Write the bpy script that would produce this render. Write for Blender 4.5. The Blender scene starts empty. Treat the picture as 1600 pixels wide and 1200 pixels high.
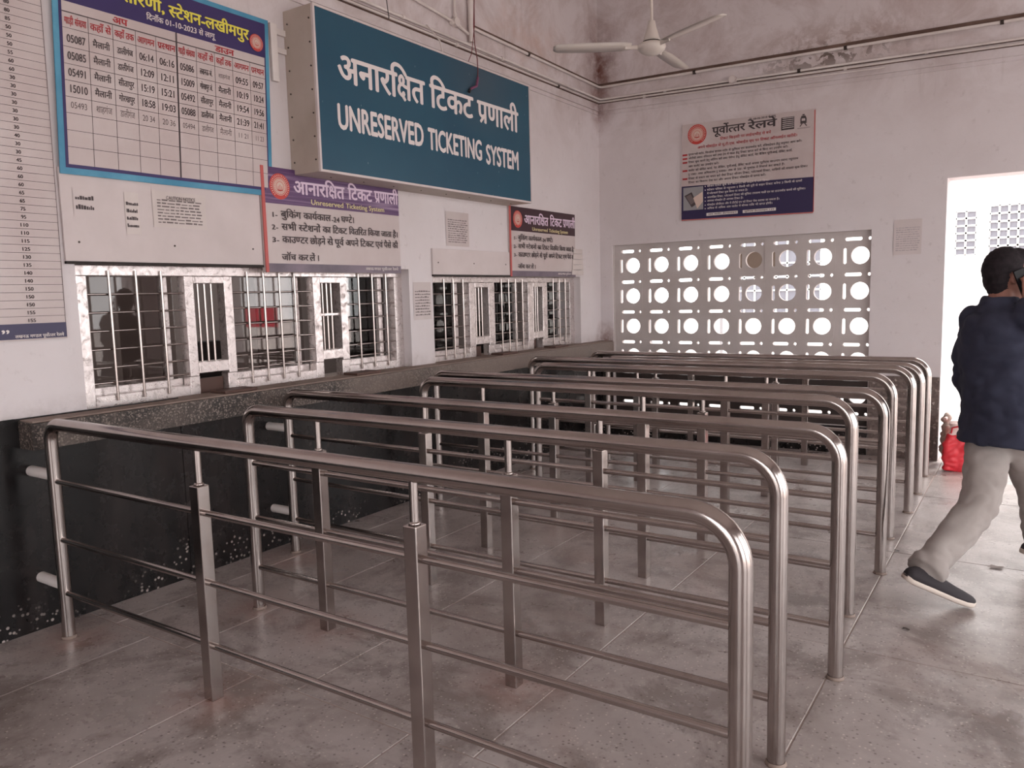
import bpy, bmesh, math, random
from mathutils import Vector, Matrix, noise
random.seed(7)
S = bpy.context.scene
COL = S.collection
PI = math.pi

# ---------------------------------------------------------------- camera
cam_d = bpy.data.cameras.new('camera'); cam = bpy.data.objects.new('camera', cam_d); COL.objects.link(cam)
cam_d.sensor_width = 36.0; cam_d.lens = 1230.24 / 1600 * 36.0; cam_d.clip_start = 0.05; cam_d.clip_end = 300
YAW, PITCH, ROLL = -.5892, .1132, -.0262
fw = Vector((math.sin(YAW) * math.cos(PITCH), math.cos(YAW) * math.cos(PITCH), -math.sin(PITCH)))
rt = Vector((math.cos(YAW), -math.sin(YAW), 0)); up = rt.cross(fw)
r2 = math.cos(ROLL) * rt + math.sin(ROLL) * up; u2 = -math.sin(ROLL) * rt + math.cos(ROLL) * up
M = Matrix((r2, u2, -fw)).transposed().to_4x4(); M.translation = Vector((3.7104, 0, 1.45)); cam.matrix_world = M
S.camera = cam

# ---------------------------------------------------------------- sky, exposure
w = bpy.data.worlds.new('overcast_sky'); S.world = w; w.use_nodes = True
bg = w.node_tree.nodes['Background']; bg.inputs[0].default_value = (1.0, .995, 1.0, 1); bg.inputs[1].default_value = 4.9
S.view_settings.view_transform = 'Standard'; S.view_settings.look = 'None'
S.view_settings.gamma = 1; S.view_settings.use_curve_mapping = False; S.view_settings.exposure = 0.0
S.cycles.use_denoising = True; S.cycles.max_bounces = 10; S.cycles.diffuse_bounces = 6; S.cycles.glossy_bounces = 5
S.cycles.transparent_max_bounces = 12; S.cycles.sample_clamp_indirect = 6


def sun_light():
    d = bpy.data.lights.new('hazy_sun', 'SUN'); d.energy = 2.0; d.angle = math.radians(12); d.color = (1, .96, .9)
    o = bpy.data.objects.new('hazy_sun', d); COL.objects.link(o); o.rotation_euler = (math.radians(-28), math.radians(14), 0)
sun_light()


# ---------------------------------------------------------------- materials
def lin(c):
    return tuple(((x / 255) / 12.92 if x / 255 <= .04045 else ((x / 255 + .055) / 1.055) ** 2.4) for x in c)


MATS = {}


def mat(name, rgb, rough=.6, metal=0.0, spec=.5, build=None):
    m = bpy.data.materials.new(name); m.use_nodes = True; nt = m.node_tree; b = nt.nodes['Principled BSDF']
    b.inputs['Base Color'].default_value = (*lin(rgb), 1); b.inputs['Roughness'].default_value = rough
    b.inputs['Metallic'].default_value = metal; b.inputs['Specular IOR Level'].default_value = spec
    if build: build(nt, b)
    MATS[name] = m
    return m


def N(nt, t, **k):
    n = nt.nodes.new(t)
    for a, v in k.items():
        if a.startswith('i_'): n.inputs[a[2:].replace('_', ' ')].default_value = v
        else: setattr(n, a, v)
    return n


def coords(nt, scale=(1, 1, 1)):
    g = N(nt, 'ShaderNodeNewGeometry'); mp = N(nt, 'ShaderNodeMapping'); mp.inputs['Scale'].default_value = scale
    nt.links.new(g.outputs['Position'], mp.inputs['Vector']); return mp.outputs[0]


def nz(nt, vec, scale, detail=4, rough=.6, dist=0):
    n = N(nt, 'ShaderNodeTexNoise'); n.inputs['Scale'].default_value = scale; n.inputs['Detail'].default_value = detail
    n.inputs['Roughness'].default_value = rough; n.inputs['Distortion'].default_value = dist
    nt.links.new(vec, n.inputs['Vector']); return n.outputs['Fac']


def ramp(nt, fac, stops):
    r = N(nt, 'ShaderNodeValToRGB'); e = r.color_ramp.elements
    while len(e) < len(stops): e.new(.5)
    for q, (p, c) in zip(e, stops):
        q.position = p; q.color = (*(lin(c) if len(c) == 3 else c[:3]), 1)
    nt.links.new(fac, r.inputs[0]); return r.outputs[0]


def fr(nt, fac, a, b):
    r = N(nt, 'ShaderNodeMapRange'); r.inputs[1].default_value = a; r.inputs[2].default_value = b
    nt.links.new(fac, r.inputs[0]); return r.outputs[0]


def mixc(nt, fac, a, b, mode='MIX'):
    m = N(nt, 'ShaderNodeMix', data_type='RGBA', blend_type=mode)
    if isinstance(fac, (int, float)): m.inputs[0].default_value = fac
    else: nt.links.new(fac, m.inputs[0])
    for k, v in ((6, a), (7, b)):
        if isinstance(v, tuple): m.inputs[k].default_value = (*lin(v), 1)
        else: nt.links.new(v, m.inputs[k])
    return m.outputs[2]


def bump(nt, b, h, dist=.01, st=.4):
    n = N(nt, 'ShaderNodeBump'); n.inputs['Distance'].default_value = dist; n.inputs['Strength'].default_value = st
    nt.links.new(h, n.inputs['Height']); nt.links.new(n.outputs[0], b.inputs['Normal'])


def math_n(nt, op, a, b=None):
    n = N(nt, 'ShaderNodeMath', operation=op)
    for i, v in enumerate((a, b)):
        if v is None: continue
        if isinstance(v, (int, float)): n.inputs[i].default_value = v
        else: nt.links.new(v, n.inputs[i])
    return n.outputs[0]


def spot(nt, cx, cy, cz, r, sx=1, sy=1, sz=1):
    """0..1 blob around a world point (a stain with a place of its own)"""
    g = N(nt, 'ShaderNodeNewGeometry'); v = N(nt, 'ShaderNodeVectorMath', operation='SUBTRACT'); v.inputs[1].default_value = (cx, cy, cz)
    nt.links.new(g.outputs['Position'], v.inputs[0])
    q = N(nt, 'ShaderNodeVectorMath', operation='MULTIPLY'); q.inputs[1].default_value = (sx, sy, sz); nt.links.new(v.outputs[0], q.inputs[0])
    l = N(nt, 'ShaderNodeVectorMath', operation='LENGTH'); nt.links.new(q.outputs[0], l.inputs[0])
    return fr(nt, l.outputs['Value'], r, 0)


def plaster(nt, b):
    v = coords(nt)
    big = nz(nt, v, .9, 5, .65); c = ramp(nt, big, [(.3, (208, 199, 199)), (.55, (215, 207, 208)), (.75, (220, 213, 215))])
    # the wall above the cornice is stained and damp
    sx = N(nt, 'ShaderNodeSeparateXYZ'); g = N(nt, 'ShaderNodeNewGeometry'); nt.links.new(g.outputs['Position'], sx.inputs[0])
    hi = fr(nt, sx.outputs[2], 2.6, 3.5)
    bl = fr(nt, nz(nt, v, 2.2, 6, .7, .6), .42, .68)
    c = mixc(nt, math_n(nt, 'MULTIPLY', math_n(nt, 'MULTIPLY', hi, bl), .5), c, (150, 122, 112))
    fine = fr(nt, nz(nt, v, 14, 5, .7), .60, .72)
    c = mixc(nt, math_n(nt, 'MULTIPLY', fine, .22), c, (140, 122, 118))
    streak = fr(nt, nz(nt, coords(nt, (9, 9, .8)), 1.0, 4, .6), .62, .8)
    c = mixc(nt, math_n(nt, 'MULTIPLY', math_n(nt, 'MULTIPLY', streak, hi), .5), c, (120, 96, 88))
    # red-brown leak stain down the corner, and flaked patches by the cornice
    s = math_n(nt, 'MULTIPLY', spot(nt, 0, 7.22, 3.62, .34, 1, 1, .55), fr(nt, nz(nt, v, 6, 5, .7), .3, .6))
    c = mixc(nt, math_n(nt, 'MULTIPLY', s, 1.0), c, (104, 52, 36))
    s = math_n(nt, 'MULTIPLY', spot(nt, 0, 7.22, 3.30, .20, 1, 1, .6), fr(nt, nz(nt, v, 9, 5, .7), .35, .6))
    c = mixc(nt, math_n(nt, 'MULTIPLY', s, .8), c, (120, 66, 50))
    s = math_n(nt, 'MULTIPLY', spot(nt, .05, 7.22, .93, .16, 1, 1, .6), fr(nt, nz(nt, v, 9, 5, .7), .3, .55))
    c = mixc(nt, math_n(nt, 'MULTIPLY', s, .9), c, (120, 74, 56))
    s = math_n(nt, 'MULTIPLY', spot(nt, 2.2, 7.22, 3.46, .5, .6, 1, 1.9), fr(nt, nz(nt, v, 8, 6, .7, .5), .47, .56))
    c = mixc(nt, math_n(nt, 'MULTIPLY', s, .6), c, (140, 112, 98))
    s = math_n(nt, 'MULTIPLY', spot(nt, 2.15, 7.22, 3.37, .33, .45, 1, 2.2), fr(nt, nz(nt, v, 11, 4, .6, .8), .50, .53))
    c = mixc(nt, s, c, (104, 90, 82))
    s = math_n(nt, 'MULTIPLY', spot(nt, 0, 5.9, 3.6, .6, 1, .7, 1.5), fr(nt, nz(nt, v, 4, 4, .6), .4, .7))
    c = mixc(nt, math_n(nt, 'MULTIPLY', s, .5), c, (190, 140, 110))
    low = math_n(nt, 'MULTIPLY', fr(nt, math_n(nt, 'ADD', sx.outputs[2], math_n(nt, 'MULTIPLY', sx.outputs[0], .2)), 1.06, .96), fr(nt, nz(nt, v, 12, 5, .7), .35, .7))
    c = mixc(nt, math_n(nt, 'MULTIPLY', low, .35), c, (120, 96, 84))
    nt.links.new(c, b.inputs['Base Color'])
    bump(nt, b, nz(nt, v, 30, 5, .7), .004, .35)


def terrazzo(nt, b):
    v = coords(nt)
    base = ramp(nt, nz(nt, v, 1.3, 6, .7, .3), [(.3, (142, 131, 127)), (.5, (168, 158, 155)), (.7, (182, 174, 172))])
    dark = math_n(nt, 'MULTIPLY', fr(nt, nz(nt, v, 2.6, 8, .72, .4), .47, .60), .58)
    c = mixc(nt, dark, base, (92, 76, 70))
    vo = N(nt, 'ShaderNodeTexVoronoi'); vo.inputs['Scale'].default_value = 70; nt.links.new(v, vo.inputs['Vector'])
    rnd = N(nt, 'ShaderNodeSeparateXYZ'); nt.links.new(vo.outputs['Color'], rnd.inputs[0])
    chip = math_n(nt, 'MULTIPLY', fr(nt, vo.outputs['Distance'], .32, .18), fr(nt, rnd.outputs[0], .6, .8))
    c = mixc(nt, math_n(nt, 'MULTIPLY', chip, .75), c, (206, 196, 190))
    chip2 = math_n(nt, 'MULTIPLY', fr(nt, vo.outputs['Distance'], .4, .2), fr(nt, rnd.outputs[1], .72, .85))
    c = mixc(nt, math_n(nt, 'MULTIPLY', chip2, .65), c, (74, 62, 58))
    dust = fr(nt, nz(nt, v, .8, 4, .6, 1.2), .55, .75)
    c = mixc(nt, math_n(nt, 'MULTIPLY', dust, .45), c, (158, 132, 122))
    for x, y in ((.25, 1.67), (1.24, 1.67), (.7, 2.32), (1.15, 2.32), (2.14, 2.32), (.25, 2.9)):
        s = math_n(nt, 'MULTIPLY', spot(nt, x, y, 0, .26), fr(nt, nz(nt, v, 7, 4, .6), .3, .6))
        c = mixc(nt, math_n(nt, 'MULTIPLY', s, .55), c, (160, 116, 104))
    nt.links.new(c, b.inputs['Base Color'])
    nt.links.new(ramp(nt, nz(nt, v, 2.3, 5, .7), [(.35, (.24, .24, .24, 1)), (.7, (.46, .46, .46, 1))]), b.inputs['Roughness'])
    bump(nt, b, nz(nt, v, 60, 3, .6), .001, .25)


def granite(nt, b):
    v = coords(nt)
    c = ramp(nt, nz(nt, v, 16, 6, .8), [(.35, (14, 11, 12)), (.6, (22, 19, 20)), (.8, (38, 33, 33))])
    sm = fr(nt, nz(nt, coords(nt, (1, 3, .6)), 1.6, 4, .6), .45, .75)
    c = mixc(nt, math_n(nt, 'MULTIPLY', sm, .35), c, (70, 60, 58))
    sx = N(nt, 'ShaderNodeSeparateXYZ'); g = N(nt, 'ShaderNodeNewGeometry'); nt.links.new(g.outputs['Position'], sx.inputs[0])
    vo = N(nt, 'ShaderNodeTexVoronoi'); vo.inputs['Scale'].default_value = 38; nt.links.new(v, vo.inputs['Vector'])
    low = math_n(nt, 'ADD', math_n(nt, 'MULTIPLY', fr(nt, sx.outputs[2], .42, .0), .75), nz(nt, v, 2.0, 3))
    d = math_n(nt, 'MULTIPLY', fr(nt, vo.outputs['Distance'], .30, .2), math_n(nt, 'MULTIPLY', fr(nt, low, .95, 1.12), fr(nt, nz(nt, v, 1.1, 2), .45, .6)))
    c = mixc(nt, d, c, (186, 172, 166))
    nt.links.new(c, b.inputs['Base Color'])
    nt.links.new(ramp(nt, nz(nt, v, 5, 5, .7), [(.3, (.16, .16, .16, 1)), (.7, (.36, .36, .36, 1))]), b.inputs['Roughness']); b.inputs['Specular IOR Level'].default_value = .35


def speckle(nt, b):
    v = coords(nt)
    vo = N(nt, 'ShaderNodeTexVoronoi'); vo.inputs['Scale'].default_value = 150; nt.links.new(v, vo.inputs['Vector'])
    sx = N(nt, 'ShaderNodeSeparateXYZ'); nt.links.new(vo.outputs['Color'], sx.inputs[0])
    c = ramp(nt, sx.outputs[0], [(.0, (34, 28, 27)), (.55, (56, 48, 45)), (.8, (92, 82, 76)), (1, (140, 128, 120))])
    yy = N(nt, 'ShaderNodeSeparateXYZ'); nt.links.new(v, yy.inputs[0])
    c = mixc(nt, math_n(nt, 'MULTIPLY', fr(nt, math_n(nt, 'ADD', math_n(nt, 'MULTIPLY', yy.outputs[1], .12), nz(nt, v, 2.5, 4)), .75, 1.15), .8), c, (122, 107, 99))
    nt.links.new(c, b.inputs['Base Color'])


def dado(nt, b):
    v = coords(nt)
    vo = N(nt, 'ShaderNodeTexVoronoi'); vo.inputs['Scale'].default_value = 60; nt.links.new(v, vo.inputs['Vector'])
    sx = N(nt, 'ShaderNodeSeparateXYZ'); nt.links.new(vo.outputs['Color'], sx.inputs[0])
    c = ramp(nt, sx.outputs[0], [(.0, (92, 80, 76)), (.8, (112, 98, 93)), (.93, (122, 108, 102)), (1, (176, 164, 158))])
    nt.links.new(c, b.inputs['Base Color'])


def steel(nt, b):
    v = coords(nt)
    f = nz(nt, v, 3.5, 5, .7, .4)
    c = ramp(nt, f, [(.25, (166, 155, 151)), (.8, (196, 187, 183))])
    nt.links.new(c, b.inputs['Base Color'])
    nt.links.new(ramp(nt, nz(nt, v, 9, 6, .75), [(.3, (.13, .13, .13, 1)), (.7, (.22, .22, .22, 1))]), b.inputs['Roughness'])


def alu(nt, b):
    v = coords(nt)
    f = nz(nt, v, 17, 6, .7, 1.5)
    c = ramp(nt, f, [(.3, (150, 138, 134)), (.45, (212, 202, 200)), (.7, (232, 224, 222))])
    nt.links.new(c, b.inputs['Base Color'])
    nt.links.new(ramp(nt, f, [(.3, (.5, .5, .5, 1)), (.6, (.26, .26, .26, 1))]), b.inputs['Roughness'])


def sheet(a, bcol):
    def f(nt, b):
        v = coords(nt)
        c = ramp(nt, nz(nt, v, 3, 5, .6), [(.3, a), (.7, bcol)])
        nt.links.new(c, b.inputs['Base Color'])
    return f


def teal(nt, b):
    v = coords(nt)
    c = ramp(nt, nz(nt, v, 1.2, 4, .6), [(.3, (28, 72, 94)), (.7, (36, 82, 102))])
    vo = N(nt, 'ShaderNodeTexVoronoi'); vo.inputs['Scale'].default_value = 9; nt.links.new(coords(nt, (1, 2, .8)), vo.inputs['Vector'])
    c = mixc(nt, math_n(nt, 'MULTIPLY', fr(nt, vo.outputs['Distance'], .06, .02), .7), c, (150, 168, 172))
    c = mixc(nt, math_n(nt, 'MULTIPLY', spot(nt, .25, 4.9, 3.0, .55, 1, 1, 1.3), .5), c, (74, 84, 92))
    nt.links.new(c, b.inputs['Base Color'])


def purple(nt, b):
    v = coords(nt)
    c = ramp(nt, nz(nt, coords(nt, (1, 1, 60)), .9, 3), [(.42, (86, 56, 96)), (.52, (100, 70, 110)), (.66, (158, 134, 160))])
    nt.links.new(c, b.inputs['Base Color'])


def cloth(a, bcol, sc=9):
    def f(nt, b):
        v = coords(nt)
        nt.links.new(ramp(nt, nz(nt, v, sc, 4, .6), [(.3, a), (.7, bcol)]), b.inputs['Base Color'])
        bump(nt, b, nz(nt, v, 350, 2, .5), .001, .3)
    return f


def glass(nt, b):
    nt.nodes.remove(b)
    out = [n for n in nt.nodes if n.type == 'OUTPUT_MATERIAL'][0]
    t = N(nt, 'ShaderNodeBsdfTransparent'); t.inputs[0].default_value = (.74, .71, .70, 1)
    g = N(nt, 'ShaderNodeBsdfGlossy'); g.inputs['Roughness'].default_value = .02; g.inputs['Color'].default_value = (1, 1, 1, 1)
    f = N(nt, 'ShaderNodeFresnel'); f.inputs[0].default_value = 1.42
    m = N(nt, 'ShaderNodeMixShader'); nt.links.new(f.outputs[0], m.inputs[0]); nt.links.new(t.outputs[0], m.inputs[1]); nt.links.new(g.outputs[0], m.inputs[2])
    nt.links.new(m.outputs[0], out.inputs[0])


mat('plaster', (205, 190, 190), .85, build=plaster)
mat('jaali_white', (176, 164, 160), .85, build=sheet((186, 176, 172), (200, 192, 190)))
mat('jaali_dark', (52, 42, 40), .7, build=sheet((46, 36, 34), (66, 56, 52)))
mat('terrazzo', (150, 135, 130), .3, build=terrazzo)
mat('grout', (160, 145, 138), .8)
mat('granite', (30, 26, 26), .2, build=granite)
mat('ledge_stone', (80, 70, 64), .55, build=speckle)
mat('ledge_top', (132, 112, 102), .7, build=sheet((120, 102, 94), (142, 124, 114)))
mat('dado_stone', (105, 92, 88), .5, build=dado)
mat('steel', (190, 178, 174), .25, 1.0, build=steel)
mat('aluminium', (220, 210, 208), .3, .75, build=alu)
mat('glass', (255, 255, 255), build=glass)
mat('ceiling_paint', (216, 210, 208), .9)
mat('office_wall', (150, 138, 134), .9)
mat('dark_void', (44, 36, 34), .8)
mat('white_panel', (206, 194, 192), .6, build=sheet((198, 186, 184), (210, 198, 197)))
mat('paper', (208, 198, 194), .8, build=sheet((200, 188, 184), (214, 204, 200)))
mat('flex_white', (196, 182, 180), .45, build=sheet((188, 172, 170), (200, 188, 186)))
mat('flex_blue', (66, 138, 172), .45, build=sheet((52, 126, 160), (92, 158, 186)))
mat('navy', (52, 38, 92), .5); mat('deep_blue', (42, 32, 74), .4)
mat('yellow', (228, 216, 84), .5); mat('red_ink', (176, 52, 58), .5); mat('black_ink', (74, 64, 66), .7); mat('grey_ink', (112, 100, 100), .7)
mat('faint_ink', (176, 166, 168), .7); mat('white_ink', (226, 216, 214), .5); mat('lavender_ink', (226, 204, 222), .5); mat('cream_ink', (222, 208, 160), .5)
mat('sign_teal', (46, 98, 118), .35, build=teal)
mat('sign_casing', (176, 164, 152), .5, build=sheet((168, 154, 142), (184, 172, 162)))
mat('board_purple', (98, 70, 106), .35, build=purple); mat('board_maroon', (62, 38, 46), .35)
mat('board_edge_red', (188, 88, 84), .5); mat('board_foot', (112, 98, 112), .4, build=sheet((128, 112, 126), (82, 72, 84)))
mat('emblem_red', (196, 66, 60), .5); mat('emblem_cream', (214, 190, 178), .5)
mat('conduit', (190, 176, 170), .6, build=sheet((206, 196, 192), (228, 220, 217)))
mat('moulding_and_shadow_dark', (96, 74, 66), .9, build=sheet((76, 56, 48), (116, 94, 84)))  # cornice groove, and the shadow strips painted under the conduits
mat('wire_red', (110, 44, 48), .5); mat('wire_dark', (40, 32, 32), .5); mat('tape_purple', (120, 66, 96), .5)
mat('fan_enamel', (208, 198, 190), .35); mat('bolt', (70, 60, 56), .5, .6)
mat('wood_brown', (84, 58, 50), .6)
mat('sweater_navy', (42, 44, 62), .9, build=cloth((36, 38, 56), (50, 52, 70)))
mat('trouser', (160, 150, 146), .9, build=cloth((146, 136, 132), (164, 155, 151), 5))
mat('eye_white', (168, 156, 150), .4); mat('skin', (142, 96, 82), .6); mat('hair', (30, 24, 28), .8, 0, .25, build=cloth((24, 19, 22), (42, 34, 38), 40))
mat('shoe_black', (44, 38, 42), .8); mat('shoe_sole', (204, 190, 180), .7); mat('phone_black', (16, 14, 18), .55, 0, .3)
mat('bag_red', (208, 34, 48), .5, build=sheet((196, 26, 40), (220, 52, 64))); mat('bag_white', (214, 190, 184), .6)
mat('sack', (170, 150, 140), .8, build=sheet((150, 128, 118), (186, 168, 158)))
mat('outside_ground', (196, 186, 180), .9, build=sheet((180, 170, 164), (208, 198, 194)))
mat('outside_wall', (232, 228, 224), .9); mat('outside_glass', (120, 120, 128), .2); mat('outside_grey', (150, 148, 150), .8)
mat('leaf', (130, 138, 116), .8, build=sheet((112, 120, 98), (150, 158, 136))); mat('dark_wood', (104, 92, 82), .8); mat('bark', (92, 74, 62), .9)
mat('outside_red', (206, 40, 64), .6); mat('litter', (150, 138, 134), .8)


# ---------------------------------------------------------------- mesh building
LOC = {}
SMALL = {'body_lettering', 'handwriting', 'footer_lettering', 'table_lettering', 'heading_lettering', 'fare_numbers', 'ruled_lines', 'grid_lines', 'print', 'white_lettering', 'label_lettering', 'sub_lettering', 'listing_lines'}   # print too small to pick apart


class MB:
    def __init__(s): s.v = []; s.f = []; s.sm = []

    def add(s, vs, fs, smooth=False):
        o = len(s.v); s.v += [tuple(p) for p in vs]; s.f += [tuple(i + o for i in f) for f in fs]; s.sm += [smooth] * len(fs); return s

    def box(s, a, b, bev=0):
        x0, y0, z0 = [min(p, q) for p, q in zip(a, b)]; x1, y1, z1 = [max(p, q) for p, q in zip(a, b)]
        if bev:
            bm = bmesh.new(); bmesh.ops.create_cube(bm, size=1)
            for v in bm.verts: v.co = Vector(((x0 + x1) / 2 + v.co.x * (x1 - x0), (y0 + y1) / 2 + v.co.y * (y1 - y0), (z0 + z1) / 2 + v.co.z * (z1 - z0)))
            bmesh.ops.bevel(bm, geom=bm.edges[:], offset=bev, segments=2, affect='EDGES', profile=.5); bm.verts.index_update()
            s.add([v.co[:] for v in bm.verts], [[v.index for v in f.verts] for f in bm.faces]); bm.free(); return s
        return s.add([(x0, y0, z0), (x1, y0, z0), (x1, y1, z0), (x0, y1, z0), (x0, y0, z1), (x1, y0, z1), (x1, y1, z1), (x0, y1, z1)],
                     [(0, 3, 2, 1), (4, 5, 6, 7), (0, 1, 5, 4), (1, 2, 6, 5), (2, 3, 7, 6), (3, 0, 4, 7)])

    def tube(s, path, r, seg=12, caps=True, closed=False, flat=None):
        P = [Vector(p) for p in path]; n = len(P); rings = []; prev = None
        for i, p in enumerate(P):
            t = (P[min(i + 1, n - 1)] - P[max(i - 1, 0)]).normalized()
            if prev is None:
                a = Vector((0, 0, 1)) if abs(t.z) < .9 else Vector((0, 1, 0)); u = (a - t * a.dot(t)).normalized()
            else: u = (prev - t * prev.dot(t)).normalized()
            prev = u; q = t.cross(u); ri = r[i] if isinstance(r, (list, tuple)) else r
            rings.append([p + (u * math.cos(2 * PI * k / seg) + q * math.sin(2 * PI * k / seg) * (flat or 1)) * ri for k in range(seg)])
        vs = [v[:] for rg in rings for v in rg]; fs = []
        for i in range(n - 1):
            for k in range(seg):
                fs.append((i * seg + k, i * seg + (k + 1) % seg, (i + 1) * seg + (k + 1) % seg, (i + 1) * seg + k))
        s.add(vs, fs, True)
        if caps:
            s.add([v[:] for v in rings[0]], [tuple(reversed(range(seg)))]); s.add([v[:] for v in rings[-1]], [tuple(range(seg))])
        return s

    def lathe(s, prof, c, seg=24):
        vs = []; fs = []
        for r, z in prof:
            for k in range(seg): vs.append((c[0] + r * math.cos(2 * PI * k / seg), c[1] + r * math.sin(2 * PI * k / seg), c[2] + z))
        for i in range(len(prof) - 1):
            for k in range(seg): fs.append((i * seg + k, i * seg + (k + 1) % seg, (i + 1) * seg + (k + 1) % seg, (i + 1) * seg + k))
        return s.add(vs, fs, True)

    def ell(s, c, r, ax=None, seg=20, rg=12):
        c = Vector(c); ax = ax or (Vector((1, 0, 0)), Vector((0, 1, 0)), Vector((0, 0, 1))); vs = []; fs = []
        for i in range(rg + 1):
            th = PI * i / rg
            for k in range(seg):
                ph = 2 * PI * k / seg
                vs.append((c + ax[0] * r[0] * math.sin(th) * math.cos(ph) + ax[1] * r[1] * math.sin(th) * math.sin(ph) + ax[2] * r[2] * math.cos(th))[:])
        for i in range(rg):
            for k in range(seg): fs.append((i * seg + k, i * seg + (k + 1) % seg, (i + 1) * seg + (k + 1) % seg, (i + 1) * seg + k))
        return s.add(vs, fs, True)

    def loft(s, rings, cap=True):
        """rings: lists of equally many points"""
        n = len(rings[0]); vs = [tuple(p) for r in rings for p in r]; fs = []
        for i in range(len(rings) - 1):
            for k in range(n): fs.append((i * n + k, i * n + (k + 1) % n, (i + 1) * n + (k + 1) % n, (i + 1) * n + k))
        if cap: fs.append(tuple(reversed(range(n)))); fs.append(tuple(range((len(rings) - 1) * n, len(rings) * n)))
        return s.add(vs, fs, True)

    def mesh(s, name, off=Vector((0, 0, 0))):
        me = bpy.data.meshes.new(name); me.from_pydata([(Vector(v) - off)[:] for v in s.v], [], s.f)
        me.polygons.foreach_set('use_smooth', s.sm); me.update(); return me

    def build(s, name, m, parent=None, **k):
        off = LOC.get(parent.name, Vector((0, 0, 0))) if parent else Vector((0, 0, 0))
        return link(name, s.mesh(name, off), m, parent, **k)


def link(name, me, m, parent=None, label=None, kind=None):
    if m and not me.materials: me.materials.append(MATS[m])
    o = bpy.data.objects.new(name, me); COL.objects.link(o)
    if parent: o.parent = parent; LOC[o.name] = LOC.get(parent.name, Vector((0, 0, 0)))
    if label: o['label'] = label
    if kind or name in SMALL: o['kind'] = kind or 'stuff'
    return o


def tag(o, label, cat, group=None):
    o['label'] = label; o['category'] = cat
    if group: o['group'] = group
    return o


def thing(name, loc, label, cat, group=None):
    o = bpy.data.objects.new(name, None); COL.objects.link(o); o.location = loc; o.empty_display_size = .05
    LOC[o.name] = Vector(loc); return tag(o, label, cat, group)


def struct(name, mb, m):
    o = mb.build(name, m); o['kind'] = 'structure'; return o


# ---------------------------------------------------------------- lettering (Latin + Devanagari, own shaping)
GC = {}


def raw(txt):
    c = bpy.data.curves.new('glyph', 'FONT'); c.body = txt; c.resolution_u = 3
    o = bpy.data.objects.new('glyph', c); COL.objects.link(o)
    dg = bpy.context.evaluated_depsgraph_get(); dg.update()
    me = bpy.data.meshes.new_from_object(o.evaluated_get(dg))
    v = [(p.co.x, p.co.y) for p in me.vertices]; f = [tuple(p.vertices) for p in me.polygons]
    bpy.data.objects.remove(o); bpy.data.curves.remove(c); bpy.data.meshes.remove(me); return v, f


_b = max(x for x, y in raw('|||||')[0])
def glyph(ch):
    if ch not in GC:
        v, f = raw(ch) if ch.strip() else ([], [])
        adv = max(x for x, y in raw('|' + ch + '||||')[0]) - _b
        if '\u0900' <= ch <= '\u097f' and v and adv < .02:      # marks: the glyph hangs left of the pen
            pass
        GC[ch] = (v, f, adv)
    return GC[ch]


nv = glyph('न')[0]; HL = max(y for x, y in nv); SW = .078     # headline height, stem width


def stroke(pts, w_):
    v = []; f = []
    for i, (a, b) in enumerate(zip(pts[:-1], pts[1:])):
        dx, dy = b[0] - a[0], b[1] - a[1]; l = math.hypot(dx, dy) or 1; nx, ny = -dy / l * w_ / 2, dx / l * w_ / 2
        o = len(v); v += [(a[0] + nx, a[1] + ny), (a[0] - nx, a[1] - ny), (b[0] - nx, b[1] - ny), (b[0] + nx, b[1] + ny)]; f.append((o, o + 1, o + 2, o + 3))
        if i:
            o = len(v); v += [(a[0] + w_ / 2 * math.cos(k * PI / 3), a[1] + w_ / 2 * math.sin(k * PI / 3)) for k in range(6)]; f.append(tuple(range(o, o + 6)))
    return v, f


def arc(cx, cy, rx, ry, a0, a1, n=8):
    return [(cx + rx * math.cos(math.radians(a0 + (a1 - a0) * i / n)), cy + ry * math.sin(math.radians(a0 + (a1 - a0) * i / n))) for i in range(n + 1)]


def clip(v, f, x):
    bm = bmesh.new(); bv = [bm.verts.new((a, b, 0)) for a, b in v]
    for q in f:
        try: bm.faces.new([bv[i] for i in q])
        except ValueError: pass
    bmesh.ops.bisect_plane(bm, geom=bm.verts[:] + bm.edges[:] + bm.faces[:], plane_co=(x, 0, 0), plane_no=(1, 0, 0), clear_outer=True)
    bm.verts.index_update(); r = ([(p.co.x, p.co.y) for p in bm.verts], [tuple(p.index for p in q.verts) for q in bm.faces]); bm.free(); return r


def ksha():
    H = HL; v = []; f = []
    for st in (stroke([(.40, H - .035), (.62, H - .035)], .07), stroke([(.50, 0), (.50, H)], SW),
               stroke(arc(.205, H * .775, .085, H * .175, -60, 300, 14), .06),
               stroke([(.235, H * .60), (.33, H * .54), (.42, H * .515), (.50, H * .51)], .064),
               stroke(arc(.225, H * .365, .145, H * .235, 115, 262, 9) + [(.27, H * .15), (.30, H * .24)], .064),
               stroke(arc(.275, H * .235, .022, H * .03, 0, 360, 6), .05),
               stroke([(.225, H * .12), (.28, H * .05), (.335, -.03)], .064)):
        o = len(v); v += st[0]; f += [tuple(i + o for i in q) for q in st[1]]
    L = [0] * len(v)
    for c_, q in enumerate(f):
        for i in q: L[i] = c_ % 8
    return v, f, .62, L


GID = []


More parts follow.
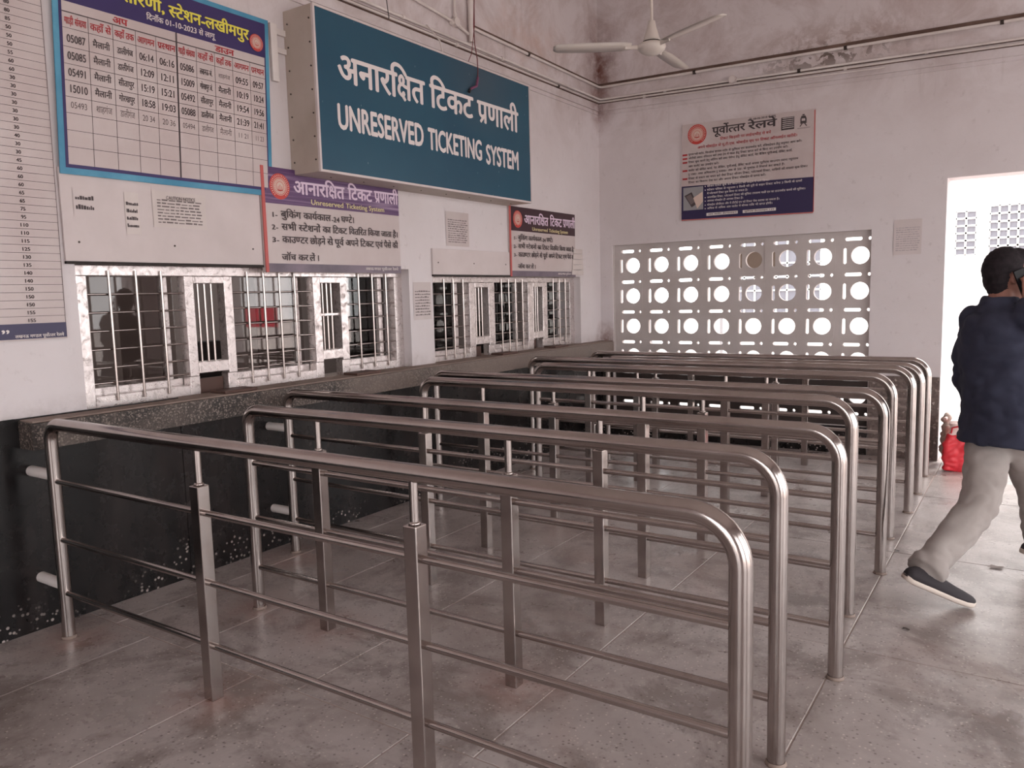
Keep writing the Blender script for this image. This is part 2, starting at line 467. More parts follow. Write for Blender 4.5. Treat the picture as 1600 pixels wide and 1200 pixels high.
def shape(txt):
    """-> verts, faces, width; handles the short-i, reph, rakar, half letters and the k-ssa conjunct"""
    V = []; F = []; pen = 0.0; i = 0; n = len(txt); GID.clear(); cnt = [0]
    mar = 'ािीुूृेैोौंँॅॉ़'

    def put(g, x):
        o = len(V); V.extend((a + x, b) for a, b in g[0]); F.extend(tuple(k + o for k in q) for q in g[1])
        if len(g) > 3: GID.extend(g[3])
        else: GID.extend([cnt[0] % 4] * len(g[0]))
        cnt[0] += 1
    while i < n:
        ch = txt[i]
        if not ('\u0900' <= ch <= '\u097f') or ch in '।' or '\u0966' <= ch <= '\u096f':
            g = glyph(ch); put(g, pen); pen += g[2]; i += 1; continue
        reph = False
        if ch == 'र' and i + 1 < n and txt[i + 1] == '्': reph = True; i += 2
        cons = [txt[i]]; i += 1; rak = False
        while i < n and txt[i] == '्' and i + 1 < n: cons.append(txt[i + 1]); i += 2
        marks = []
        while i < n and txt[i] in mar: marks.append(txt[i]); i += 1
        if 'ि' in marks:
            g = glyph('ि'); put(g, pen); pen += g[2]; marks.remove('ि')
        if len(cons) > 1 and cons[-1] == 'र': rak = True; cons.pop()
        if cons[-2:] == ['क', 'ष']: cons = cons[:-2] + ['KSHA']
        for c in cons[:-1]:
            g = glyph(c); lowx = max(x for x, y in g[0] if y < HL * .5); cx = lowx - SW
            put(clip(g[0], g[1], cx), pen); pen += cx
        g = ksha() if cons[-1] == 'KSHA' else glyph(cons[-1])
        put(g, pen); base = pen; pen += g[2]; xs = base + max([x for x, y in g[0] if y < HL * .5] or [g[2]]) - SW / 2
        if rak: put(stroke([(xs, HL * .42), (xs - .28, HL * .02)], .065), 0)
        for mk in sorted(marks, key=lambda m_: m_ in 'ंँ'):
            g = glyph(mk); put(g, pen); pen += g[2]
            if g[2] > .1: xs = pen - g[2] * .4
        if reph: put(stroke([(xs, HL)] + arc(xs + .02, HL + .13, .12, .11, 240, 50, 7), .06), 0)
    return V, F, pen


def text(mb, P, txt, u0, u1, v0, v1, bold=0.0, cap=None):
    """draws txt between u0..u1; v0 baseline, v1 headline or cap height; P maps (u, v) to the world"""
    V, F, W = shape(txt)
    if not V: return
    deva = any('\u0900' <= c <= '\u097f' for c in txt); H = HL if deva else .69
    sy = (v1 - v0) / H; sx = (u1 - u0) / W if u1 is not None else sy * (cap or 1)
    offs = [(0, 0)]
    if bold: offs = [(-bold, 0), (bold, 0), (0, bold * .7), (0, -bold * .7)]
    a = Vector(P(u0, v0)); n_ = (Vector(P(u0 + .01, v0)) - a).cross(Vector(P(u0, v0 + .01)) - a).normalized()
    if n_.dot(Vector((1, -1, 0))) < 0: n_ = -n_
    # overlapping pieces are laid a hair apart, as in layered vinyl
    lay = {}; idx = 0
    for fi, f in enumerate(F):
        for k in f: lay[k] = GID[k]
    for c, (dx, dy) in enumerate(offs):
        mb.add([(Vector(P(u0 + (x + dx) * sx, v0 + (y + dy) * sy)) + n_ * (.00006 * (lay.get(k, 0) + 8 * c))) for k, (x, y) in enumerate(V)], F)


def LW(x):   # plane of the left wall
    return lambda u, v: (x, u, v)


def BW(y):   # plane of the back wall
    return lambda u, v: (u, y, v)


def rectp(mb, P, u0, v0, u1, v1): mb.add([P(u0, v0), P(u1, v0), P(u1, v1), P(u0, v1)], [(0, 1, 2, 3)]); return mb


def disc(mb, P, u, v, r, seg=28, r0=0):
    if r0 == 0: mb.add([P(u + r * math.cos(2 * PI * k / seg), v + r * math.sin(2 * PI * k / seg)) for k in range(seg)], [tuple(range(seg))])
    else:
        vs = [P(u + q * math.cos(2 * PI * k / seg), v + q * math.sin(2 * PI * k / seg)) for q in (r0, r) for k in range(seg)]
        mb.add(vs, [(k, (k + 1) % seg, seg + (k + 1) % seg, seg + k) for k in range(seg)])


def emblem(parent, PF, d, u, v, r, sgn):
    """round red railway emblem: rim with lettering ticks, cogged ring, engine front"""
    a = MB(); disc(a, PF(d), u, v, r); o = a.build('emblem', 'emblem_red', parent)
    c = MB(); P = PF(d + sgn * .0015); disc(c, P, u, v, r * .70, r0=r * .655)
    for k in range(26):
        an = math.radians(-50 + 280 * k / 25); ca, sa = math.cos(an), math.sin(an)
        q = [(r * .77, -.022), (r * .90, -.022), (r * .90, .022 + .02 * (k % 2)), (r * .77, .03)]
        c.add([P(u + ca * e - sa * t * r, v + sa * e + ca * t * r) for e, t in q], [(0, 1, 2, 3)])
    disc(c, P, u, v, r * .60)
    c.build('emblem_ring', 'emblem_cream', o)
    e = MB(); P = PF(d + sgn * .003)
    for k in range(24):
        an = 2 * PI * k / 24; e.add([P(u + r * .56 * math.cos(an + t), v + r * .56 * math.sin(an + t)) if j else P(u + r * .40 * math.cos(an), v + r * .40 * math.sin(an)) for j, t in ((0, 0), (1, -.05), (1, .05))], [(0, 1, 2)])
    disc(e, P, u, v, r * .38, r0=r * .34)
    for du in (-.17, 0, .17): rectp(e, P, u + (du - .025) * r, v - .3 * r, u + (du + .025) * r, v + (.02 + .1 * (du == 0)) * r)
    rectp(e, P, u - .26 * r, v - .34 * r, u + .26 * r, v - .27 * r)
    e.build('emblem_engine', 'emblem_red', o)


# ================================================================ STRUCTURE
YB = 7.22; CZ = 4.5; XR = 7.0; YF = -4.0


def wall_grid(us, vs, holes, put):
    """boxes over the cells of a grid that are not in a hole"""
    for a, b in zip(us[:-1], us[1:]):
        for c, d in zip(vs[:-1], vs[1:]):
            m_, k_ = (a + b) / 2, (c + d) / 2
            if not any(h[0] < m_ < h[1] and h[2] < k_ < h[3] for h in holes): put(a, b, c, d)


W1 = (1.945, 4.275, .955, 1.645); W2 = (4.535, 6.79, .955, 1.60)
wl = MB()
wall_grid([YF, W1[0], W1[1], W2[0], W2[1], YB + .25], [-.1, .955, W2[3], W1[3], CZ], [W1, W2], lambda a, b, c, d: wl.box((-.25, a, c), (0, b, d)))
wall_left = struct('wall_left', wl, 'plaster')
DX0, DX1, DZ = 3.075, 5.7, 2.275; J = (.135, 2.53, .24, 1.91)
wb = MB()
wall_grid([-.25, J[0], J[1], DX0, DX1, XR + .25], [-.1, J[2], J[3], DZ, CZ], [J, (DX0, DX1, -.2, DZ)], lambda a, b, c, d: wb.box((a, YB, c), (b, YB + .25, d)))
wb.v = [(x, y, max(z, 0) if abs(x - DX0) < 1e-6 or abs(x - DX1) < 1e-6 else z) for x, y, z in wb.v]
wall_back = struct('wall_back', wb, 'plaster')
wr = MB()
wall_grid([YF, -2.6, .2, .8, 3.6, 4.2, 6.6, YB], [-.1, 0.0, 3.1, CZ], [(-2.6, .2, 0, 3.1), (.8, 3.6, 0, 3.1), (4.2, 6.6, 0, 3.1)], lambda a, b, c, d: wr.box((XR, a, c), (XR + .3, b, d)))
struct('wall_right', wr, 'plaster')
wf = MB()
wall_grid([-.25, 2.2, 5.2, XR + .3], [-.1, 0.0, 2.7, CZ], [(2.2, 5.2, 0, 2.7)], lambda a, b, c, d: wf.box((a, YF - .25, c), (b, YF, d)))
struct('wall_front', wf, 'plaster')
struct('ceiling', MB().box((-.25, YF - .25, CZ), (XR + .3, YB + .25, CZ + .15)), 'ceiling_paint')

# floor: mortar bed with terrazzo slabs let in
floor = struct('floor', MB().box((-.25, YF - .25, -.12), (XR + .3, YB + .25, -.0025)), 'grout')
SLABS = {}


def slab(x0, x1, y0, y1):
    g = .0026; key = (round(x1 - x0, 3), round(y1 - y0, 3))
    if key not in SLABS:
        w_, h_ = x1 - x0 - 2 * g, y1 - y0 - 2 * g; m_ = MB()
        e = .002; m_.add([(0, 0, -.01), (w_, 0, -.01), (w_, h_, -.01), (0, h_, -.01), (0, 0, -e), (w_, 0, -e), (w_, h_, -e), (0, h_, -e), (e, e, 0), (w_ - e, e, 0), (w_ - e, h_ - e, 0), (e, h_ - e, 0)],
                         [(0, 1, 5, 4), (1, 2, 6, 5), (2, 3, 7, 6), (3, 0, 4, 7), (4, 5, 9, 8), (5, 6, 10, 9), (6, 7, 11, 10), (7, 4, 8, 11), (8, 9, 10, 11)])
        SLABS[key] = m_.mesh('slab')
    o = link('slab', SLABS[key], 'terrazzo', floor); o.location = (x0 + g, y0 + g, 0)


xa = [0, .525, 1.225, 2.02, 2.79, 3.55, 4.35, 5.15, 5.95, XR + .3]
xb = [0, .25, .765, 1.46, 2.285, 3.11, 3.88, 4.66, 5.45, 6.2, XR + .3]
for ys, xs in (((YF - .25, -2.1, -.75, .55, 1.86), xa), ((1.86, 3.25, 4.6, 5.95, YB), xb)):
    for a, b in zip(ys[:-1], ys[1:]):
        for c, d in zip(xs[:-1], xs[1:]): slab(c, d, a, b)
slab(DX0, 4.35, YB, YB + .25); slab(4.35, DX1, YB, YB + .25)

# black granite dado of the counter wall
for a, b in ((YF, -.81), (-.81, .8), (.8, 2.41), (2.41, 4.01), (4.01, 5.62), (5.62, YB - .002)):
    MB().box((.001, a + .0015, 0), (.018, b - .0015, .835 if a > 1.5 else .965), .0015).build('granite_tile', 'granite', wall_left)
o = MB().box((.001, .8, .83), (.0175, 1.62, .965)).build('granite_tile', 'granite', wall_left)
for a, b in ((.02, .9), (.9, 1.75), (1.75, 2.535)):
    MB().box((a, YB - .018, 0), (b - .003, YB - .001, J[2] - .002)).build('granite_tile', 'granite', wall_back)
MB().box((2.538, YB - .022, 0), (DX0 - .002, YB - .001, .69), .003).build('dado_panel', 'dado_stone', wall_back)
MB().box((.02, YB - .012, J[2]), (J[0] - .003, YB - .001, .69)).build('dado_panel', 'jaali_dark', wall_back)

# terrazzo counter ledge under both windows
trim = MB(); nseg = 60; y0, y1 = 1.63, YB - .002
for i in range(nseg):
    a, b = y0 + (y1 - y0) * i / nseg, y0 + (y1 - y0) * (i + 1) / nseg
    fa, fb = [.138 + .006 * noise.noise(Vector((0, q * 3, 0))) for q in (a, b)]
    trim.add([(0, a, .835), (fa, a, .835), (fa, a, .95), (0, a, .955), (0, b, .835), (fb, b, .835), (fb, b, .95), (0, b, .955)], [(0, 4, 5, 1), (1, 5, 6, 2), (2, 6, 7, 3)] + ([(0, 1, 2, 3)] if i == 0 else []) + ([(4, 7, 6, 5)] if i == nseg - 1 else []))
ledge = struct('trim_1', trim, 'ledge_stone')
ld = MB(); ld.box((-.24, W1[0], .930), (0, W1[1], .9555)); ld.box((-.24, W2[0], .930), (0, W2[1], .9555)); ld.box((0, 1.64, .951), (.125, YB - .004, .9595), .002)
ld.build('dusty_top', 'ledge_top', ledge)
MB().add([(.02, 1.66, .955), (.02, 1.72, .955), (.02, 1.715, .885), (.02, 1.685, .85), (.02, 1.668, .87), (.03, 1.66, .955), (.03, 1.72, .955), (.03, 1.715, .885), (.03, 1.685, .85), (.03, 1.668, .87)],
         [(9, 8, 7, 6, 5), (0, 1, 2, 3, 4)] + [(i, (i + 1) % 5, 5 + (i + 1) % 5, 5 + i) for i in range(5)]).build('broken_mortar', 'ledge_top', ledge)

# cornice grooves, mouldings and painted pipe shadows
cz = MB()
def band(z0, z1, d, yy0, m_=cz): m_.box((0.0, yy0, z0), (d, YB, z1))
c1 = MB()
c1.add([(.012, 5.1, 3.515), (.012, YB, 3.487), (.012, YB, 3.462), (.012, 5.1, 3.49), (0, 5.1, 3.515), (0, YB, 3.487), (0, YB, 3.462), (0, 5.1, 3.49)], [(0, 1, 2, 3), (4, 0, 3, 7), (4, 5, 1, 0), (3, 2, 6, 7)])
c1.add([(0, YB - .012, 3.487), (XR, YB - .012, 3.36), (XR, YB - .012, 3.33), (0, YB - .012, 3.462), (0, YB, 3.487), (XR, YB, 3.36), (XR, YB, 3.33), (0, YB, 3.462)], [(3, 2, 1, 0), (4, 5, 1, 0), (3, 2, 6, 7)])
struct('trim_2', c1, 'moulding_and_shadow_dark')
c2 = MB()
for z, dz, t_ in ((3.225, .012, .016), (3.19, .010, .010)):
    c2.box((0, 3.3, z), (t_, YB, z + dz))
    c2.add([(0, YB - t_, z), (XR, YB - t_, z - .2), (XR, YB - t_, z - .2 + dz), (0, YB - t_, z + dz), (0, YB, z), (XR, YB, z - .2), (XR, YB, z - .2 + dz), (0, YB, z + dz)], [(0, 1, 2, 3), (3, 2, 6, 7), (0, 4, 5, 1)])
struct('trim_3', c2, 'plaster')

c3 = MB()  # dark strips painted below the two thin conduits as their shadows
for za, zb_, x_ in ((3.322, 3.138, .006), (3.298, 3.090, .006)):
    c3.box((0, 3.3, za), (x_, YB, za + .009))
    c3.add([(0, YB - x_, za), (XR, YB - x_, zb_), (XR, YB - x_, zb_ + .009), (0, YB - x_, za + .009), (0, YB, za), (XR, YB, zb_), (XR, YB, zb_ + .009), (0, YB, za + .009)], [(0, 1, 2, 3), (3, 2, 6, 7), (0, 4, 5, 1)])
struct('painted_pipe_shadow', c3, 'moulding_and_shadow_dark')

# ---------------------------------------------------------------- jaali screen of cast blocks
PX, RX, RZ = .3003, .336, 1.7044


def block_mesh(z0=-.13, z1=.1703, circle=True):
    x0, x1 = -.2012, .1015; z1 += .0014
    loops = [[(x0, z0), (x1, z0), (x1, z1), (x0, z1)]]
    def slot(cx, cz_, hx, hz):
        r = min(hx, hz); pts = []
        for k in range(12):
            an = 2 * PI * (k + .5) / 12; pts.append((cx + r * math.cos(an) + (hx - r) * (1 if math.cos(an) > 0 else -1), cz_ + r * math.sin(an) + (hz - r) * (1 if math.sin(an) > 0 else -1)))
        return pts
    if circle:
        loops.append([(.0745 * math.cos(2 * PI * k / 28), .0745 * math.sin(2 * PI * k / 28)) for k in range(28)])
        loops.append(slot(-.123, -.002, .0145, .068))
    loops.append(slot(-.055, .140, .070, .0155)); loops.append(slot(.072, .140, .0145, .0145))
    bm = bmesh.new()
    for lp in loops:
        vs = [bm.verts.new((a, 0, b)) for a, b in lp]
        for i in range(len(vs)): bm.edges.new((vs[i], vs[(i + 1) % len(vs)]))
    bmesh.ops.triangle_fill(bm, edges=bm.edges[:], use_beauty=True, normal=(0, -1, 0))
    r = bmesh.ops.extrude_face_region(bm, geom=bm.faces[:])
    for v in r['geom']:
        if isinstance(v, bmesh.types.BMVert): v.co.y += .035
    bmesh.ops.recalc_face_normals(bm, faces=bm.faces[:])
    me = bpy.data.meshes.new('screen_block'); bm.to_mesh(me); bm.free(); return me


jr = MB()     # plastered surround
jr.box((J[0], YB + .02, J[2]), (J[0] + .004, YB + .2, J[3])); jr.box((J[0], YB + .045, 1.875), (J[1], YB + .12, J[3]))
screen = struct('window_3', jr, 'jaali_white')
BL = block_mesh(); BD = block_mesh(); BD.materials.append(MATS['jaali_dark']); BH = block_mesh(.035, .1703, False); BH.materials.append(MATS['jaali_dark'])
for rrow in range(6):
    for c in range(8):
        me = BL if rrow < 4 else (BD if rrow == 4 else BH)
        o = link('screen_block', me, 'jaali_white', screen)
        dx = random.uniform(-.0006, .0006); o.location = (RX + PX * c + dx, YB + .045 + random.uniform(0, .006), RZ - PX * rrow + random.uniform(-.0006, .0006))
        o.rotation_euler = (0, random.uniform(-.003, .003), 0)
        if rrow == 5: o.location.z = .50 - PX + .0015; o.rotation_euler = (0, 0, 0)

# ---------------------------------------------------------------- ticket windows
FX = -.10       # depth of the frame plane behind the wall face


def rod(mb, a, b, r, seg=8): mb.tube([a, b], r, seg)


def ticket_window(name, o_, panels, hatches, zb, zt):
    """panels: (y0, y1, [vertical bars]); hatches: (y0, y1, z of the flap, has mid rail)"""
    fx0, fx1 = FX - .03, FX + .03
    fr_ = MB(); fr_.box((fx0, o_[0], zt), (fx1, o_[1], o_[3] - .002), .003); root = struct(name, fr_, 'aluminium')
    ends = sorted([q for p in panels for q in p[:2]] + [q for h in hatches for q in h[:2]])
    MB().box((fx0, o_[0], o_[2]), (fx1, panels[0][0], zt), .003).build('window_frame', 'aluminium', root)
    MB().box((fx0, panels[-1][1], o_[2]), (fx1, o_[1], zt), .003).build('window_frame', 'aluminium', root)
    for (y0, y1, bars) in panels:
        MB().box((fx0, y0, o_[2]), (fx1, y1, zb), .003).build('sill_rail', 'aluminium', root)
        MB().box((FX - .085, y0, zb - .02), (FX - .035, y1, zb + .035), .003).build('sash_rail', 'aluminium', root)
        MB().box((FX - .085, y1 - .085, zb), (FX - .05, y1 - .045, zt), .003).build('sash_stile', 'aluminium', root)
        MB().box((FX - .060, y0, zb), (FX - .056, y1 - .08, zt)).build('glass_pane', 'glass', root)
        MB().box((FX - .080, y0 + (y1 - y0) * .4, zb), (FX - .076, y1 + .0, zt)).build('glass_pane', 'glass', root)
        for yb in bars:
            m_ = MB(); rod(m_, (FX + .038, yb, zb - .03), (FX + .038, yb, zt + .025), .0070); m_.build('grille_bar', 'steel', root)
        k = 6
        for i in range(k):
            z = zb + .045 + (zt - zb - .045) * (i + .0) / k + .02 * (i == 0)
            if i == 0: z = zb + .06
            m_ = MB(); rod(m_, (FX + .022, y0 - .01, z), (FX + .022, y1 + .01, z), .0052); m_.build('grille_rail', 'steel', root)
    for (y0, y1, zf, mid, a0, a1) in hatches:
        MB().box((fx0, a0, zf - .075), (fx1 + .006, y0, zt), .003).build('mullion', 'aluminium', root)
        MB().box((fx0, y1, zf - .075), (fx1 + .006, a1, zt), .003).build('mullion', 'aluminium', root)
        MB().box((fx0, a0, o_[2]), (fx1, y0 + .005, zf - .075), .003).build('mullion', 'aluminium', root)
        MB().box((fx0, y1 - .005, o_[2]), (fx1, a1, zf - .075), .003).build('mullion', 'aluminium', root)
        MB().box((fx0, y0, zf - .062), (fx1 + .008, y1, zf), .004).build('hatch_rail', 'aluminium', root)
        MB().box((fx0, y0, zt - .04), (fx1 + .008, y1, zt), .004).build('hatch_rail', 'aluminium', root)
        if mid: MB().box((FX, y0, 1.345), (FX + .02, y1, 1.362), .002).build('hatch_rail', 'aluminium', root)
        for q in (.2, .42, .64):
            m_ = MB(); rod(m_, (FX + .012, y0 + (y1 - y0) * q, zf - .004), (FX + .012, y0 + (y1 - y0) * q, zt - .038), .007); m_.build('hatch_bar', 'steel', root)
    return root


win1 = ticket_window('window_1', W1, [(2.03, 2.545, [2.135, 2.275, 2.412]), (2.845, 3.44, [2.945, 3.06, 3.175, 3.29]), (3.73, 4.195, [3.835, 3.965, 4.10])],
                     [(2.60, 2.79, 1.13, False, 2.545, 2.845), (3.50, 3.67, 1.13, True, 3.44, 3.73)], 1.01, 1.592)
win2 = ticket_window('window_2', W2, [(4.62, 5.07, [4.745, 4.86, 4.985]), (5.42, 5.94, [5.52, 5.63, 5.735, 5.845]), (6.27, 6.70, [6.375, 6.49, 6.60])],
                     [(5.145, 5.335, 1.115, False, 5.07, 5.42), (6.03, 6.19, 1.11, False, 5.94, 6.27)], .995, 1.553)
# paint-black header shadow gap strip over window 2 and 1
# office behind the glass
for nm_, a_, b_ in (('wall_office_rear', (-3.2, 1.2, 0), (-3.1, 7.3, 3)), ('wall_office_near', (-3.2, 1.1, 0), (-.26, 1.2, 3)), ('wall_office_far', (-3.2, 7.3, 0), (-.26, 7.4, 3)), ('ceiling_office', (-3.2, 1.1, 3), (-.26, 7.4, 3.1)), ('floor_office', (-3.2, 1.1, -.1), (-.26, 7.4, -.001))):
    struct(nm_, MB().box(a_, b_), 'office_wall')
d = bpy.data.lights.new('added_office_fill', 'AREA'); d.energy = 30; d.size = .2; d.size_y = 3.0; d.shape = 'RECTANGLE'; d.color = (1, .97, .95)  # added unseen fill light, brightens the office behind the glass
lo = bpy.data.objects.new('added_office_fill', d); COL.objects.link(lo); lo.location = (-1.7, 4.2, 2.95)
for (y, lab) in ((3.20, 'dark office chair back seen through the first hatch'), (6.22, 'dark office chair back seen through the hatch of the far window')):
    t = thing('office_chair', (-.75, y, 0), lab, 'chair')
    m_ = MB(); m_.box((-.86, y - .10, .75), (-.80, y + .10, 1.20), .02); m_.build('backrest', 'dark_void', t)
    MB().box((-.82, y - .17, .45), (-.42, y + .17, .53), .02).build('seat', 'dark_void', t)
    MB().tube([(-.62, y, .06), (-.62, y, .46)], .03).build('column', 'bolt', t)
    m_ = MB()
    for k in range(5): m_.tube([(-.62, y, .07), (-.62 + .25 * math.cos(k * 1.257), y + .25 * math.sin(k * 1.257), .03)], .02, 8)
    m_.build('star_base', 'bolt', t)
t = thing('office_desk', (-1.5, 4.2, 0), 'long brown desk inside the ticket office behind the barred windows', 'desk')
MB().box((-1.15, 2.9, .72), (-.45 - .42, 6.9, .76), .004).build('desk_top', 'wood_brown', t)
for y in (3.0, 4.9, 6.8): MB().box((-1.13, y - .02, 0), (-.9, y + .02, .72)).build('desk_leg', 'wood_brown', t)

# bits on the ledge by the hatches
for (y0, y1, x0, lab) in ((2.63, 2.84, .0, 'brown dusty stone slip on the ledge under the first hatch'), (3.62, 3.84, .0, 'dark stone slip on the ledge under the hatch nearest the white pier'),
                          (5.28, 5.50, .0, 'dark stone slip on the ledge under the near hatch of the far window'), (6.12, 6.36, .0, 'dark stone slip on the ledge under the farthest hatch')):
    o = MB().box((x0 - .02, y0, .9600), (x0 + .105, y1, .975), .003).build('coin_slab', 'wood_brown'); tag(o, lab, 'slab')
for (y0, y1, lab) in ((2.61, 2.78, 'brown wooden block closing the cash opening of the first hatch'), (5.16, 5.32, 'brown wooden block closing the cash opening of the near hatch, far window'),
                      (6.04, 6.18, 'brown wooden block closing the last cash opening near the corner')):
    o = MB().box((-.125, y0, .957), (-.11, y1 if y1 < 3 else y1 - .05, 1.035), .002).build('hatch_board', 'wood_brown'); tag(o, lab, 'board')

# ================================================================ QUEUE BARRIERS
RAILS = [  # y, height, left x, right x, square posts, stubs
    (1.667, .957, .215, 3.190, (1.239, 2.248), True, 'nearest steel queue barrier, in front of all the others'),
    (2.315, .958, .687, 3.099, (1.149, 2.138), False, 'second steel queue barrier from the camera, left end clear of the wall'),
    (2.971, .934, .190, 3.138, (1.196, 2.170), True, 'third steel queue barrier, tied to the black wall by two stub pipes'),
    (3.591, .957, .674, 3.065, (1.107, 2.091), False, 'fourth steel queue barrier, left end clear of the wall below the white pier'),
    (4.217, .921, .255, 3.100, (1.20, 2.17), True, 'middle steel queue barrier, fifth of nine, reaching the wall at the white pier'),
    (4.843, .935, .694, 3.049, (1.12, 2.09), False, 'sixth steel queue barrier, left elbow in front of the far ticket window'),
    (5.465, .920, .250, 3.073, (1.20, 2.17), True, 'seventh steel queue barrier, third from the pierced screen'),
    (5.997, .893, .68, 3.066, (1.12, 2.09), False, 'eighth steel queue barrier, second from the pierced screen'),
    (6.586, .881, .230, 3.046, (1.20, 2.17), True, 'farthest steel queue barrier, right in front of the pierced screen wall')]
for (y, H, xl, xr, sq, stub, lab) in RAILS:
    t = thing('queue_barrier', (xl, y, 0), lab, 'barrier', 'steel queue barriers in front of the ticket counter')
    R_, rr = .115, .027; zc = H - .004; path = [(xl, y, 0), (xl, y, zc - .09)]
    rl = .075
    path = [(xl, y, 0), (xl, y, .4), (xl, y, zc - rl)] + [(xl + rl - rl * math.cos(a * PI / 16), y, zc - rl + rl * math.sin(a * PI / 16)) for a in range(1, 8)]
    path += [(xl + rl, y, zc), ((xl + xr) / 2, y, zc), (xr - R_, y, zc)] + [(xr - R_ + R_ * math.sin(a * PI / 20), y, zc - R_ + R_ * math.cos(a * PI / 20)) for a in range(1, 10)]
    path += [(xr, y, zc - R_), (xr, y, .4), (xr, y, 0)]
    MB().tube(path, rr, 20).build('top_rail', 'steel', t)
    for x in (xl, xr): MB().lathe([(rr + .001, 0.0), (rr + .006, .001), (rr + .005, .004), (rr + .001, .012)], (x, y, 0), 20).build('floor_collar', 'ledge_top', t)
    for x in sq:
        top = H - .155
        MB().box((x - .0245, y - .0245, 0), (x + .0245, y + .0245, top), .003).build('square_post', 'steel', t)
        MB().tube([(x, y, top - .01), (x, y, zc)], .0135, 12).build('riser', 'steel', t)
        MB().lathe([(.0135, 0), (.019, .001), (.017, .007), (.0135, .010)], (x, y, top), 12).build('weld_bead', 'steel', t)
    xs = [xl, sq[0], sq[1], xr]
    for zf in (.735, .465, .215):
        for a, b in zip(xs[:-1], xs[1:]):
            MB().tube([(a + .018, y, H * zf), (b - .018, y, H * zf)], .0122, 12).build('crossbar', 'steel', t)
    if stub:
        for z in (.728, .240): MB().tube([(.018, y, z), (xl, y, z)], .024, 14).build('wall_stub', 'conduit', t)

# ================================================================ SIGNS, LEFT WALL
# big teal light-box sign
t = thing('ticketing_sign', (.12, 4.4, 2.19), 'large teal box sign with white Hindi and English lettering, high on the left wall', 'sign')
sy0, sy1, sz0, sz1, sx_ = 3.262, 5.545, 2.182, 3.110, .245
MB().box((.0, sy0, sz0), (sx_ - .012, sy1, sz1), .004).build('casing', 'sign_casing', t)
m_ = MB(); e = .014
for a, b, c, d in ((sy0, sy1, sz0, sz0 + e), (sy0, sy1, sz1 - e, sz1), (sy0, sy0 + e, sz0 + e, sz1 - e), (sy1 - e, sy1, sz0 + e, sz1 - e)): m_.box((sx_ - .012, a, c), (sx_ + .004, b, d))
m_.build('edge_trim', 'white_panel', t)
MB().box((sx_ - .012, sy0 + e, sz0 + e), (sx_, sy1 - e, sz1 - e)).build('face_panel', 'sign_teal', t)
for k in range(7):
    for x in (.035, .215):
        z = sz0 + .07 + k * .13
        MB().add(*(lambda q: (q.v, q.f))(MB().tube([(x, sy0 - .004, z), (x, sy0 + .004, z)], .005, 8))).build('rivet', 'bolt', t)
for k in range(8): MB().tube([(.12, sy0 + .2 + k * .28, sz0 - .003), (.12, sy0 + .2 + k * .28, sz0 + .003)], .005, 8).build('rivet', 'bolt', t)
P = LW(sx_ + .0015); m_ = MB()
for wd, a, b, c, d, bo in (('अनारक्षित', 3.435, 4.222, 2.722, 2.868, .026), ('टिकट', 4.282, 4.765, 2.722, 2.868, .026), ('प्रणाली', 4.825, 5.362, 2.715, 2.862, .026),
                       ('UNRESERVED', 3.415, 4.20, 2.448, 2.588, .034), ('TICKETING', 4.245, 4.868, 2.440, 2.578, .034), ('SYSTEM', 4.915, 5.362, 2.425, 2.562, .034)):
    m_ = MB(); text(m_, P, wd, a, b, c, d, bo); m_.build('lettering', 'white_ink', t, label=('white English word' if wd.isascii() else 'white Hindi word'))


